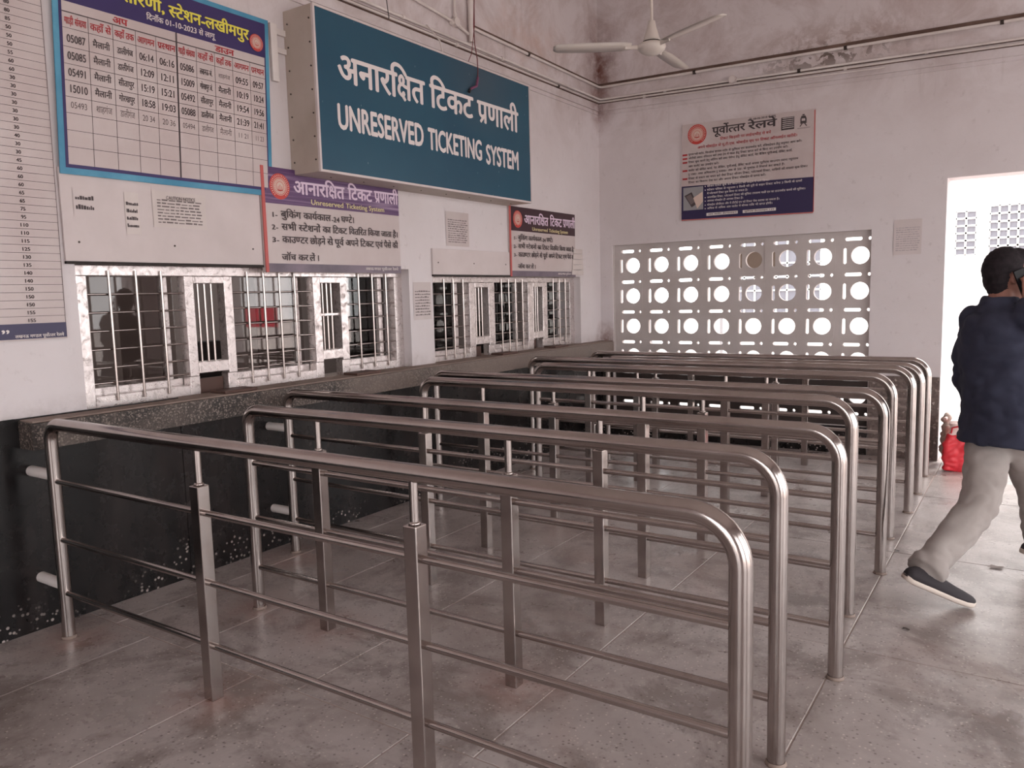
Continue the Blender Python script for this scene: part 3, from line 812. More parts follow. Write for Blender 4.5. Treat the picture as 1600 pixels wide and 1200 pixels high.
def service_board(y0, y1, z0, z1, x, lab, head, faded=False):
    t = thing('notice_board', (x / 2, (y0 + y1) / 2, z0), lab, 'notice board'); w_ = y1 - y0; h = z1 - z0
    U = lambda u: y0 + (u - 3.010) / 1.158 * w_
    Vv = lambda v: z0 + (v - 1.614) / .597 * h
    MB().box((0.001, y0, z0), (x - .002, y1, z1), .002).build('board_panel', 'flex_white', t)
    m_ = MB(); rectp(m_, LW(x - .001), U(3.032), Vv(2.005), y1 - .001, z1 - .001); m_.build('header_band', head, t)
    m_ = MB(); rectp(m_, LW(x - .001), U(3.032), z0 + .001, y1 - .001, Vv(1.664)); m_.build('footer_band', 'board_foot', t)
    MB().box((x - .004, y0, z0), (x + .004, U(3.030), z1)).build('edge_strip', 'board_edge_red', t)
    emblem(t, LW, x, U(3.143), Vv(2.105), .074 * (w_ / 1.158), 1)
    P = LW(x + .0012); T = lambda m_, s, a, b, c, d, bold=.02: text(m_, P, s, U(a), U(b), Vv(c), Vv(d), bold)
    m_ = MB(); T(m_, 'आनारक्षित', 3.245, 3.655, 2.075, 2.145, .03); T(m_, 'टिकट', 3.69, 3.905, 2.078, 2.148, .03); T(m_, 'प्रणाली', 3.93, 4.158, 2.080, 2.150, .03); m_.build('title_lettering', 'lavender_ink', t)
    m_ = MB(); T(m_, 'Unreserved', 3.373, 3.645, 2.020, 2.050, .012); T(m_, 'Ticketing System', 3.665, 4.02, 2.020, 2.050, .012); m_.build('title_lettering', 'cream_ink', t, label='small cream English title')
    m_ = MB()
    T(m_, '1-', 3.068, 3.115, 1.928, 1.956, .018); T(m_, 'बुकिंग', 3.14, 3.29, 1.930, 1.966); T(m_, 'कार्यकाल', 3.31, 3.53, 1.930, 1.966); T(m_, '-24', 3.535, 3.605, 1.926, 1.958, .018); T(m_, 'घण्टे।', 3.62, 3.735, 1.930, 1.966)
    T(m_, '2-', 3.066, 3.115, 1.857, 1.885, .018)
    for s, a, b in (('सभी', 3.14, 3.25), ('स्टेशनों', 3.268, 3.44), ('का', 3.46, 3.525), ('टिकट', 3.543, 3.665), ('वितरित', 3.683, 3.84), ('किया', 3.855, 3.965), ('जाता', 3.98, 4.08), ('है।', 4.095, 4.148)): T(m_, s, a, b, 1.858, 1.893)
    T(m_, '3-', 3.064, 3.118, 1.785, 1.813, .018)
    for s, a, b in (('काउण्टर', 3.14, 3.335), ('छोड़ने', 3.352, 3.475), ('से', 3.492, 3.54), ('पूर्व', 3.555, 3.63), ('अपने', 3.648, 3.762), ('टिकट', 3.78, 3.905), ('एवं', 3.92, 3.99), ('पैसे', 4.003, 4.073), ('की', 4.088, 4.142)): T(m_, s, a, b, 1.785, 1.821)
    T(m_, 'जॉच', 3.13, 3.235, 1.684, 1.718); T(m_, 'कर', 3.255, 3.33, 1.684, 1.718); T(m_, 'लें', 3.342, 3.385, 1.684, 1.718); T(m_, '।', 3.40, 3.42, 1.684, 1.718)
    m_.build('body_lettering', 'black_ink' if not faded else 'black_ink', t)
    m_ = MB(); T(m_, 'लखनऊ मण्डल', 3.82, 3.96, 1.634, 1.650, .01); T(m_, 'पूर्वोत्तर रेलवे', 3.97, 4.135, 1.634, 1.650, .01); m_.build('footer_lettering', 'white_ink', t)
    return t


service_board(3.010, 4.165, 1.614, 2.212, .03, 'white notice board with purple header and round emblem over the near ticket window', 'board_purple')
service_board(5.545, 6.668, 1.600, 2.185, .02, 'white notice board with dark maroon header over the far ticket window', 'board_maroon', True)
m_ = MB()
for k in range(5): m_.box((.021, 6.63 - .01 * k, 1.82 - .05 * k), (.024, 6.80 + .004 * k, 1.865 - .05 * k))
o = m_.build('paper_scrap', 'paper'); tag(o, 'torn white paper scraps stuck to the right edge of the maroon-headed board', 'paper')

# white panels over the windows
for y0, y1, z0, z1, lab in ((1.90, 3.005, 1.642, 2.075, 'wide blank white panel between the timetable and the near ticket window'), (4.53, 5.54, 1.598, 1.80, 'plain white panel with painted shadow along its lower edge left of the maroon-headed board')):
    t = thing('wall_panel', (.01, (y0 + y1) / 2, z0), lab, 'panel')
    MB().box((.001, y0, z0 + .012), (.016, y1, z1), .002).build('panel_sheet', 'white_panel', t)
    MB().box((.001, y0, z0), (.02, y1, z0 + .012)).build('painted_edge_shadow', 'dark_void', t)  # dark strip painted in as the shadow under the panel
    for q in (.06, .5, .94): MB().tube([(.014, y0 + (y1 - y0) * q, z0 + .1), (.019, y0 + (y1 - y0) * q, z0 + .1)], .005, 8).build('screw', 'bolt', t)

# timetable banner
t = thing('timetable_banner', (.02, 2.5, 2.07), 'printed train timetable banner with blue border, purple title band and hand-filled rows', 'banner')
def TT(u, v, d=0):     # u 0..1 across the print area, v height; the print is hung a little out of level
    y = 1.945 + 1.115 * u + .028 * (v - 2.1) / .7 ; z = v
    return (.026 + d + .004 * math.sin(u * 9) * (1 - (v - 2.05) / 1.0), y, z)
def grid_sheet(u0, u1, v0, v1, d, nu=16, nv_=6):
    m_ = MB(); vs = [TT(u0 + (u1 - u0) * i / nu, v0 + (v1 - v0) * j / nv_, d) for j in range(nv_ + 1) for i in range(nu + 1)]
    m_.add(vs, [(j * (nu + 1) + i, j * (nu + 1) + i + 1, (j + 1) * (nu + 1) + i + 1, (j + 1) * (nu + 1) + i) for j in range(nv_) for i in range(nu)], True); return m_
bk = grid_sheet(-.035, 1.03, 2.045, 3.02, 0); b2 = grid_sheet(-.035, 1.03, 2.045, 3.02, -.004)
bk.add(b2.v, [tuple(reversed(f)) for f in b2.f], True); bk.build('banner_sheet', 'flex_blue', t)
grid_sheet(-.012, 1.008, 2.074, 2.995, .001).build('inner_border', 'navy', t)
grid_sheet(0, 1, 2.090, 2.808, .002).build('table_ground', 'flex_white', t)
m_ = MB()
cols = [0, .104, .208, .31, .406, .508, .608, .706, .806, .908, 1.0]
rows = [2.09, 2.168, 2.242, 2.318, 2.390, 2.462, 2.535, 2.610, 2.692, 2.762]
def ln(u0, v0, u1, v1, wd):
    n_ = 14
    for i in range(n_):
        a, b = i / n_, (i + 1) / n_
        pa = (u0 + (u1 - u0) * a, v0 + (v1 - v0) * a); pb = (u0 + (u1 - u0) * b, v0 + (v1 - v0) * b)
        if abs(u1 - u0) > abs(v1 - v0): q = [(pa[0], pa[1] - wd / 2), (pb[0], pb[1] - wd / 2), (pb[0], pb[1] + wd / 2), (pa[0], pa[1] + wd / 2)]
        else: q = [(pa[0] - wd / 2.2, pa[1]), (pb[0] - wd / 2.2, pb[1]), (pb[0] + wd / 2.2, pb[1]), (pa[0] + wd / 2.2, pa[1])]
        m_.add([TT(*p, .003) for p in q], [(0, 1, 2, 3)])
for z in rows[1:]: ln(0, z, 1, z, .0022 if z < 2.75 else .005)
for i, u in enumerate(cols[1:-1]): ln(u, 2.09, u, 2.762, .0022)
ln(.508, 2.09, .508, 2.808, .009)
m_.build('grid_lines', 'black_ink', t)
TP = lambda u, v: TT(u, v, .0035)
def tcell(mb, s, c, r, h=.032, pad=.014, bold=.014, dv=0):
    a, b = cols[c] + pad, cols[c + 1] - pad; z = rows[r] + (.075 - h) / 2 + dv
    W_ = len([q for q in s if q not in 'ािीुूेैोंँ़्'])
    text(mb, TP, s, a, b, z, z + h, bold)
nm = MB(); hd = MB(); hw = MB()
for half, o_ in ((0, 0), (1, 5)):
    for i, s in enumerate(('गाड़ी संख्या', 'कहाँ से', 'कहाँ तक', 'आगमन', 'प्रस्थान')): tcell(hd, s, i + o_, 8, .028, .008, .02, -.006)
text(hd, TP, 'अप', .21, .275, 2.770, 2.798, .03); text(hd, TP, 'डाउन', .71, .815, 2.770, 2.798, .03)
up_ = [('05087', 'मैलानी', 'डालीगंज', '06:14', '06:16'), ('05085', 'मैलानी', 'डालीगंज', '12:09', '12:11'), ('05491', 'मैलानी', 'सीतापुर', '15:19', '15:21'), ('15010', 'मैलानी', 'गोरखपुर', '18:58', '19:03')]
dn_ = [('05086', 'लखनऊ जं.', '', '09:55', '09:57'), ('15009', 'गोरखपुर जं.', 'मैलानी', '10:19', '10:24'), ('05492', 'सीतापुर', 'मैलानी', '19:54', '19:56'), ('05088', 'डालीगंज', 'मैलानी', '21:39', '21:41')]
for o_, tb in ((0, up_), (5, dn_)):
    for r_, row in enumerate(tb):
        for c, s in enumerate(row):
            if s: tcell(nm, s, c + o_, 7 - r_, .034 if c not in (1, 2) else .026, .014 if c not in (1, 2) else .016, .012)
for c, s in enumerate(('05493', 'शाहगंज', 'डालीगंज', '20 34', '20 36')): tcell(hw, s, c, 3, .028, .018, 0)
for c, s in enumerate(('05494', 'डालीगंज', 'मैलानी', '11 21', '11 23')): tcell(hw, s, c + 5, 3, .026, .018, 0)
tcell(hw, 'शाहगंज', 7, 7, .02, .018, 0)
hd.build('heading_lettering', 'red_ink', t); nm.build('table_lettering', 'black_ink', t); hw.build('handwriting', 'grey_ink', t)
m_ = MB(); text(m_, TP, 'समय सारणी,', .08, .455, 2.885, 2.935, .03); text(m_, TP, 'स्टेशन-लखीमपुर', .475, .905, 2.880, 2.930, .03); m_.build('title_lettering', 'yellow', t)
m_ = MB(); text(m_, TP, 'दिनाँक 01-10-2023 से लागू', .365, .71, 2.832, 2.856, .02); m_.build('subtitle_lettering', 'white_ink', t)
emblem(t, lambda d: (lambda u, v: (d, u, v)), .032, 3.036, 2.877, .046, 1)

# fare chart at the left edge
t = thing('fare_chart', (.01, 1.4, 1.31), 'tall white fare chart, ruled lines of numbers, purple foot band, at the left edge', 'chart')
FC = lambda d: (lambda u, v: (d, u + (v - 1.31) * .012, v))
m_ = MB(); P = FC(.012); rectp(m_, P, .75, 1.305, 1.878, 3.3); P2 = FC(.004); m_.add([P2(.75, 1.305), P2(1.878, 1.305), P(1.878, 1.305), P(.75, 1.305), P2(1.878, 3.3), P(1.878, 3.3)], [(0, 1, 2, 3), (1, 4, 5, 2)])
m_.build('chart_sheet', 'flex_white', t)
m_ = MB(); rectp(m_, FC(.013), .75, 1.311, 1.876, 1.378); m_.build('foot_band', 'deep_blue', t)
m_ = MB(); nb = MB(); vals = [155, 155, 150, 150, 150, 140, 140, 135, 130, 125, 115, 110, 110, 95, 75, 65, 65, 60, 60, 60, 45, 30, 30, 40, 30, 30, 30, 30, 30, 30, 30, 60, 60, 55, 50, 50, 50, 85, 80, 80, 75, 70, 70, 65, 60, 60, 55, 50, 45, 40]
for k in range(50):
    z = 1.409 + k * .0346; rectp(m_, FC(.0135), .76, z, 1.874, z + .0016)
    text(nb, FC(.014), str(vals[k]), 1.715 - (.005 if vals[k] > 99 else -.004), 1.715 + (.032 if vals[k] > 99 else .026), z - .025, z - .010, .02)
    text(nb, FC(.014), str(vals[(k + 3) % 50] + 20), 1.30, 1.33, z - .025, z - .010, .02)
rectp(m_, FC(.0135), 1.873, 1.378, 1.875, 3.3); rectp(m_, FC(.0135), 1.52, 1.378, 1.522, 3.3)
m_.build('ruled_lines', 'black_ink', t); nb.build('fare_numbers', 'black_ink', t)
m_ = MB(); text(m_, FC(.0145), 'लखनऊ मण्डल पूर्वोत्तर रेलवे', 1.655, 1.862, 1.317, 1.329, .01); text(m_, FC(.0145), ',,', 1.60, 1.635, 1.345, 1.39, .02); m_.build('foot_lettering', 'white_ink', t)

# small papers
def paper(P, u0, v0, u1, v1, lab, lines, m='paper', ink='grey_ink', head=None, n=(0, 0, 0)):
    m_ = MB(); rectp(m_, P(.0), u0, v0, u1, v1); rectp(m_, P(-.0015), u0, v0, u1, v1)
    t = m_.build('paper_notice', m); tag(t, lab, 'notice')
    l = MB(); h = (v1 - v0)
    for i in range(lines):
        z = v1 - h * (.22 + .70 * (i + .5) / lines); x = u0 + (u1 - u0) * .08
        while x < u1 - (u1 - u0) * .14:
            wd = (u1 - u0) * random.uniform(.05, .14); wd = min(wd, u1 - (u1 - u0) * .06 - x)
            rectp(l, P(.001), x, z, x + wd, z + h * .35 / lines * random.uniform(.5, 1)); x += wd + (u1 - u0) * .02
    if head: text(l, P(.001), head, u0 + (u1 - u0) * .25, u1 - (u1 - u0) * .2, v1 - h * .22, v1 - h * .12, .01)
    l.build('print', ink, t)
    return t
LP = lambda base: (lambda d: (lambda u, v: (base + d, u, v)))
BP = lambda base: (lambda d: (lambda u, v: (u, base - d, v)))
paper(LP(.0195), 2.345, 1.832, 2.648, 2.012, 'white caution notice with nailed corners on the panel below the timetable', 8, head='CAUTION NOTICE')
paper(LP(.0195), 2.20, 1.79, 2.272, 1.99, 'narrow torn strip of paper left of the caution notice', 4, ink='black_ink')
paper(LP(.0195), 1.955, 1.86, 2.06, 1.985, 'faded torn paper remnant with two written lines below the timetable, far left', 2, m='white_panel', ink='black_ink')
paper(LP(.004), 4.712, 1.825, 4.998, 2.082, 'small faded brownish notice under the teal sign on the bare wall', 11, m='flex_white')
paper(LP(.004), 4.313, 1.285, 4.508, 1.555, 'white handwritten sheet on the pier between the ticket windows', 9, m='white_panel')
paper(BP(YB - .004), 2.700, 1.690, 2.905, 1.975, 'pale printed sheet on the back wall left of the doorway', 11, m='white_panel', ink='faint_ink')

# ================================================================ BACK WALL BOARD
t = thing('railway_board', (1.47, YB, 2.09), 'white and dark blue railway board on the back wall over the pierced screen', 'notice board')
yb = YB - .012
m_ = MB(); z = 1
def BQ(d): return lambda u, v: (u, YB - .022 - d, v)
MB().add([(.872, YB - .001, 2.098), (2.066, YB - .001, 2.080), (2.075, YB - .001, 2.950), (.882, YB - .001, 2.976), (.872, YB - .022, 2.098), (2.066, YB - .022, 2.080), (2.075, YB - .022, 2.950), (.882, YB - .022, 2.976)],
         [(4, 5, 6, 7), (0, 4, 7, 3), (1, 2, 6, 5), (7, 6, 2, 3), (0, 1, 5, 4)]).build('board_panel', 'flex_white', t)
m_ = MB(); P = BQ(.001); m_.add([P(.874, 2.108), P(2.064, 2.090), P(2.066, 2.385), P(.876, 2.414)], [(0, 1, 2, 3)]); m_.build('blue_panel', 'deep_blue', t)
m_ = MB(); m_.add([P(.874, 2.099), P(2.064, 2.081), P(2.064, 2.089), P(.874, 2.107)], [(0, 1, 2, 3)]); rectp(m_, P, 2.062, 2.09, 2.070, 2.94); m_.build('red_edge', 'board_edge_red', t)
emblem(t, BQ, .001, 1.026, 2.873, .09, 1)
m_ = MB(); P = BQ(.002)
text(m_, P, 'पूर्वोत्तर', 1.172, 1.470, 2.853, 2.912, .03); text(m_, P, 'रेलवे', 1.500, 1.745, 2.852, 2.911, .03)
text(m_, P, 'दि. 08-06-2018 से लागू', 1.51, 1.74, 2.930, 2.945, .02); m_.build('title_lettering', 'black_ink', t)
m_ = MB(); rectp(m_, P, 1.787, 2.806, 1.897, 2.912)
m_.build('listing_block', 'black_ink', t); m_ = MB()
for k in range(6): rectp(m_, BQ(.003), 1.797, 2.822 + k * .016, 1.893, 2.826 + k * .016)
m_.build('listing_lines', 'white_ink', t)
m_ = MB()   # little train pictogram
def pg(pts): m_.add([P(1.973 + a * .032, 2.868 + b * .05) for a, b in pts], [tuple(range(len(pts)))])
pg([(-.8, -.55), (.8, -.55), (.8, -.1), (-.8, -.1)]); pg([(-.8, .3), (-.45, .3), (-.45, -.1), (-.8, -.1)]); pg([(.45, .3), (.8, .3), (.8, -.1), (.45, -.1)]); pg([(-.8, .3), (.8, .3), (.5, .75), (-.5, .75)]); pg([(-.3, .8), (.3, .8), (.3, 1), (-.3, 1)]); pg([(-.5, -.55), (-.2, -.55), (-.7, -1), (-1, -1)]); pg([(.2, -.55), (.5, -.55), (1, -1), (.7, -1)])
text(m_, P, 'NORTH EASTERN', 1.925, 2.03, 2.800, 2.808); m_.build('train_pictogram', 'black_ink', t)
m_ = MB()
text(m_, P, 'टिकट खिड़की पर लाईन/भीड़ से बचें', 1.245, 1.70, 2.795, 2.815, .012); text(m_, P, 'अपने मोबाईल से यू.टी.एस. मोबाईल एप पर टिकट ऑनलाईन खरीदें।', 1.03, 1.925, 2.742, 2.762, .012)
m_.build('sub_lettering', 'red_ink', t)
m_ = MB()
LN = [('गूगल प्ले स्टोर, विन्डोज एप्पल स्टोर से यूटीएस एप डाउनलोड करें, रजिस्ट्रेशन हेतु प्रयुक्त आप करें।', 1.962, 2.694, 1), ('ओटीपी द्वारा रजिस्टर करें तथा ट्रेन में यात्रा हेतु टिकट प्राप्त करें के प्रिन्ट का उपयोग करें।', 1.848, 2.660, 1),
      ('टिकट बुक करने हेतु लॉगिन करें तथा पेमेन्ट हेतु क्रेडिट कार्ड, नेट बैंकिंग यूपीआई, डेबिट कार्ड,', 1.885, 2.625, 1), ('आर वालेट का उपयोग करें।', 1.235, 2.587, 0),
      ('वालेट को क्रेडिट कार्ड, नेट बैंकिंग, यूपीआई, डेबिट कार्ड अथवा यूटीएस काउन्टर द्वारा न्यूनतम', 1.935, 2.550, 1), ('रू 100/- तथा अधिकतम रू 5000/- तक के 50/- के गुणांक में रिचार्ज कर सकते हैं।', 1.823, 2.514, 0),
      ('टिकट के प्रकार का चयन करें जैसे टिकट सीजन टिकट, प्लेटफार्म टिकट, यात्रियों की संख्या बुक टिकट', 2.016, 2.476, 1), ('टिकट का विवरण देख कर और अपना टिकट मोबाईल से प्राप्त करें।', 1.66, 2.440, 0)]
rb = MB()
for s, u1, v, b in LN:
    text(m_, P, s, .942, u1, v - .004, v + .012, .006)
    if b: rectp(rb, P, .886, v - .004, .932, v + .012)
m_.build('body_lettering', 'black_ink', t); rb.build('red_tabs', 'red_ink', t)
m_ = MB(); P3 = BQ(.0025)
BLN = [('सीजन टिकट बुक करें काउन्टर की लाइन में लगे बिना।', 1.69, 2.392), ('स्टेशन परिसर से न्यूनतम 5 किमी की दूरी से बाहर टिकट बनेगा 3 किमी के दायरे', 1.97, 2.358), ('में प्लेटफार्म टिकट बुक किया जा सकता है।', 1.50, 2.325),
       ('अनारक्षित टिकट, प्लेटफार्म टिकट की सुविधा उपलब्ध यात्री एप का डाउनलोड करके की सुविधा।', 2.0, 2.290), ('आपका मोबाईल ही आपका टिकट है।', 1.46, 2.258), ('मोबाईल जीपीएस और में टीटीई एप को टिकट चेक कराया जा सकता है।', 1.78, 2.222), ('अधिक से अधिक आर वालेट में बोनस राशि भी प्राप्त होगी।', 1.72, 2.190)]
for i, (s, u1, v) in enumerate(BLN):
    text(m_, P3, s, 1.123, u1, v - .004, v + .011, .004)
    if i != 2: disc(m_, P3, 1.105, v + .003, .005, 8)
rectp(m_, P3, 1.117, 2.126, 1.410, 2.152); rectp(m_, P3, 1.455, 2.126, 1.750, 2.152)
m_.build('white_lettering', 'white_ink', t)
m_ = MB(); text(m_, BQ(.0035), 'आर वालेट हेल्पलाइन', 1.13, 1.40, 2.133, 2.145, .01); text(m_, BQ(.0035), 'यूटीएस हेल्पलाइन 139', 1.47, 1.735, 2.133, 2.145, .01); m_.build('label_lettering', 'black_ink', t)
m_ = MB(); rectp(m_, P3, .892, 2.19, 1.086, 2.40); o = m_.build('photo_inset', 'outside_grey', t)
m_ = MB(); q = BQ(.0035)
m_.add([q(.905, 2.325), q(.975, 2.355), q(1.025, 2.245), q(.975, 2.215)], [(0, 1, 2, 3)]); m_.build('inset_phone', 'black_ink', o)
m_ = MB(); q = BQ(.0045); m_.add([q(.920, 2.318), q(.966, 2.338), q(1.005, 2.262), q(.968, 2.240)], [(0, 1, 2, 3)])
m_.build('inset_screen', 'grey_ink', o)
m_ = MB(); m_.add([q(.99, 2.30), q(1.08, 2.35), q(1.084, 2.26), q(1.03, 2.20)], [(0, 1, 2, 3)]); m_.build('inset_hand', 'emblem_cream', o)

# ================================================================ CONDUITS, WIRES, FAN
def conduit(paths, lab, r=.011, clips=(), m='conduit'):
    m_ = MB()
    for p in paths: m_.tube(p, r, 8)
    t = m_.build('conduit_pipe', m); tag(t, lab, 'pipe')
    for c, ax in clips:
        a = Vector(c); d_ = Vector((0, .012, 0)) if ax == 'y' else Vector((.012, 0, 0))
        MB().tube([a - d_, a + d_], r + .006, 8).build('saddle_clip', 'bolt' if random.random() < .4 else 'conduit', t)
    return t
conduit([[(.02, 5.12, 3.482), (.02, YB - .03, 3.455), (.05, YB - .02, 3.45), (XR - .1, YB - .02, 3.312)]], 'white pipe under the dark cornice groove, running round the corner onto the back wall', .012,
        [((.02, 5.9, 3.473), 'y'), ((1.0, YB - .02, 3.43), 'x'), ((2.3, YB - .02, 3.404), 'x'), ((3.4, YB - .02, 3.382), 'x')])
conduit([[(.02, 3.3, 3.352), (.02, YB - .03, 3.340), (.04, YB - .02, 3.335), (XR - .1, YB - .02, 3.150)]], 'upper of the two thin conduits below the cornice, round the room corner', .010,
        [((.02, 4.3, 3.35), 'y'), ((.02, 5.5, 3.345), 'y'), ((.71, YB - .02, 3.317), 'x'), ((1.93, YB - .02, 3.285), 'x'), ((2.9, YB - .02, 3.26), 'x')])
conduit([[(.018, 3.3, 3.312), (.018, YB - .02, 3.312), (.04, YB - .018, 3.31), (XR - .1, YB - .018, 3.105)]], 'lower of the two thin conduits below the cornice, round the room corner', .009,
        [((.018, 4.9, 3.312), 'y'), ((.018, 6.4, 3.31), 'y'), ((.50, YB - .018, 3.294), 'x'), ((2.3, YB - .018, 3.24), 'x')])
conduit([[(.55, YB - .02, 3.268), (2.6, YB - .02, 3.195)]], 'short thin pipe segment below the junction box on the back wall', .006)
conduit([[(.022, 4.3, 3.515), (.022, 4.88, 3.465), (.022, 5.05, 3.425)]], 'slanting pipe running down to the star-shaped junction above the teal sign', .011)
conduit([[(.022, 4.885, 3.46), (.022, 4.885, CZ)], ], 'thin upright conduit rising from the star-shaped junction above the teal sign', .010)
conduit([[(.03, 5.075, 3.37), (.03, 5.075, CZ)]], 'wide white upright pipe beside the thin upright conduit above the sign', .022)
t = thing('junction_box', (.03, 4.885, 3.47), 'small star-shaped conduit junction box above the teal sign', 'junction box')
MB().tube([(.004, 4.885, 3.468), (.045, 4.885, 3.468)], .032, 12).build('box_body', 'conduit', t)
m_ = MB()
for an in (90, 200, 340): m_.tube([(.025, 4.885, 3.468), (.025, 4.885 + .06 * math.cos(math.radians(an)), 3.468 + .06 * math.sin(math.radians(an)))], .014, 8)
m_.build('box_spout', 'conduit', t)
t = thing('junction_box', (1.356, YB - .03, 3.30), 'round white junction box on the conduit of the back wall', 'junction box')
MB().tube([(1.356, YB - .002, 3.305), (1.356, YB - .045, 3.305)], .036, 16).build('box_body', 'white_panel', t)
MB().tube([(1.356, YB - .045, 3.305), (1.356, YB - .050, 3.305)], .028, 16).build('box_lid', 'conduit', t)
t = thing('sign_bracket', (.1, 4.53, 3.11), 'rusty bracket strap holding the top of the teal sign', 'bracket')
MB().tube([(.03, 4.54, 3.36), (.16, 4.52, 3.22), (.2, 4.50, 3.112)], .005, 8).build('strap', 'conduit', t)
MB().box((.17, 4.48, 3.11), (.23, 4.53, 3.118)).build('foot_plate', 'bolt', t)
o = MB().tube([(.28, 4.777, 3.54), (.28, 4.76, 3.36), (.28, 4.768, 3.23), (.275, 4.80, 3.14), (.262, 4.822, 3.066), (.258, 4.818, 2.98)], .0035, 6).build('loose_wire', 'wire_red'); tag(o, 'thin red wire hanging down over the face of the teal sign', 'wire')
MB().tube([(.262, 4.820, 3.02), (.262, 4.80, 2.955), (.262, 4.735, 2.925), (.262, 4.715, 2.91)], .009, 8).build('taped_end', 'tape_purple', o)
MB().tube([(.262, 4.718, 2.913), (.262, 4.705, 2.895)], .010, 8).build('wire_tip', 'wire_dark', o)
o = MB().tube([(.27, 4.79, 3.54), (.22, 4.855, 3.4), (.2, 4.836, 3.2), (.2, 4.79, 3.13), (.2, 4.75, 3.114)], .003, 6).build('loose_wire', 'wire_red'); tag(o, 'second thin wire curling behind the top edge of the teal sign', 'wire')
o = MB().tube([(.1, 4.051, 3.6), (.1, 4.051, 3.374), (.1, 4.059, 3.317), (.1, 4.068, 3.262)], .003, 6).build('loose_wire', 'wire_dark'); tag(o, 'short dark wire end dangling above the left half of the teal sign', 'wire')
# steel strut frame left of sign
t = thing('ladder_strut', (.02, 3.19, 2.6), 'white painted ladder-like strut between the timetable and the teal sign', 'frame')
MB().box((.002, 3.15, 2.70), (.022, 3.195, 3.02), .002).build('upright', 'conduit', t)
MB().box((.002, 3.195, 2.965), (.018, 3.262, 3.0), .002).build('rung', 'conduit', t); MB().box((.002, 3.195, 2.865), (.018, 3.262, 2.895), .002).build('rung', 'conduit', t)

# ceiling fan, at rest
fx, fy, fz = 1.6, 4.855, 2.975
t = thing('ceiling_fan', (fx, fy, fz), 'cream three-blade ceiling fan hanging on a thin rod', 'fan')
MB().tube([(fx, fy, fz + .16), (fx, fy, CZ - .05)], .009, 10).build('down_rod', 'fan_enamel', t)
MB().lathe([(.0, .0), (.05, .0), (.045, -.06), (.01, -.075)], (fx, fy, CZ - .0), 20).build('ceiling_canopy', 'fan_enamel', t)
MB().lathe([(.012, .175), (.022, .17), (.030, .13), (.048, .07), (.055, .05), (.030, .045)], (fx, fy, fz), 24).build('rod_cup', 'fan_enamel', t)
MB().lathe([(.05, .052), (.052, .040), (.085, .030), (.090, .012), (.084, -.004), (.070, -.018), (.045, -.032), (.0, -.038)], (fx, fy, fz), 28).build('motor_housing', 'fan_enamel', t)
MB().lathe([(.058, .046), (.060, .043), (.058, .040)], (fx, fy, fz), 24).build('black_band', 'bolt', t)
for an in (-27, 93, 213):
    a = math.radians(an); d_ = Vector((math.cos(a), math.sin(a), 0)); n_ = Vector((-math.sin(a), math.cos(a), 0)); c = Vector((fx, fy, fz + .02)); m_ = MB(); rings = []
    for s_, wd in ((.13, .045), (.2, .062), (.35, .066), (.5, .064), (.60, .056), (.625, .030)):
        p = c + d_ * s_; tl = Vector((0, 0, 1)) * .17; e_ = (n_ + tl).normalized(); nn = d_.cross(e_)
        rings.append([p - e_ * wd - nn * .0, p + nn * .004, p + e_ * wd, p - nn * .002])
    m_.loft(rings).build('blade', 'fan_enamel', t)
    MB().box((-.001, -.001, -.001), (.001, .001, .001)) ; m2 = MB(); m2.tube([c + d_ * .07 + Vector((0, 0, -.006)), c + d_ * .17 + Vector((0, 0, -.004))], .014, 8, flat=.5); m2.build('blade_arm', 'fan_enamel', t)

# ================================================================ PERSON
V3 = Vector
hd_ = V3((.56, .83, 0)).normalized(); rg_ = V3((hd_.y, -hd_.x, 0)); UPV = V3((0, 0, 1))     # torso heading and its right
fd = V3((.84, .54, 0)).normalized(); fr_r = V3((fd.y, -fd.x, 0))                            # face direction


def organic(name, mb, voxel, m, parent, wrinkle=0.0, wscale=9, smooth=6):
    me = mb.mesh('tmp'); o = bpy.data.objects.new('tmp', me); COL.objects.link(o)
    r = o.modifiers.new('r', 'REMESH'); r.mode = 'VOXEL'; r.voxel_size = voxel
    s_ = o.modifiers.new('s', 'SMOOTH'); s_.iterations = smooth; s_.factor = .5
    dg = bpy.context.evaluated_depsgraph_get(); dg.update(); me2 = bpy.data.meshes.new_from_object(o.evaluated_get(dg)); bpy.data.objects.remove(o)
    off = LOC.get(parent.name, V3((0, 0, 0))) if parent else V3((0, 0, 0))
    if wrinkle:
        nn = [v.normal.copy() for v in me2.vertices]
        for v, n_ in zip(me2.vertices, nn):
            q = v.co * wscale; v.co += n_ * wrinkle * (abs(noise.noise(V3((q.x, q.y, q.z * 1.8)))) * 2 - .5 + .4 * noise.noise(q * 2.3))
    for v in me2.vertices: v.co -= off
    for p in me2.polygons: p.use_smooth = True
    me2.name = name; return link(name, me2, m, parent)


def ring(c, a, b, ra, rb, n_=20): return [c + a * ra * math.cos(2 * PI * k / n_) + b * rb * math.sin(2 * PI * k / n_) for k in range(n_)]


def limb(mb, pts, rs):   # smooth tapered limb
    P_ = [V3(p) for p in pts]; path = []; rad = []
    for i in range(len(P_) - 1):
        for k in range(6):
            q = k / 6; path.append(P_[i].lerp(P_[i + 1], q)); rad.append(rs[i] + (rs[i + 1] - rs[i]) * q)
    path.append(P_[-1]); rad.append(rs[-1])
    for _ in range(2):
        path = [path[0]] + [(path[i - 1] + path[i] * 2 + path[i + 1]) / 4 for i in range(1, len(path) - 1)] + [path[-1]]
    mb.tube(path, rad, 16); mb.ell(P_[0], (rs[0],) * 3); mb.ell(P_[-1], (rs[-1],) * 3)


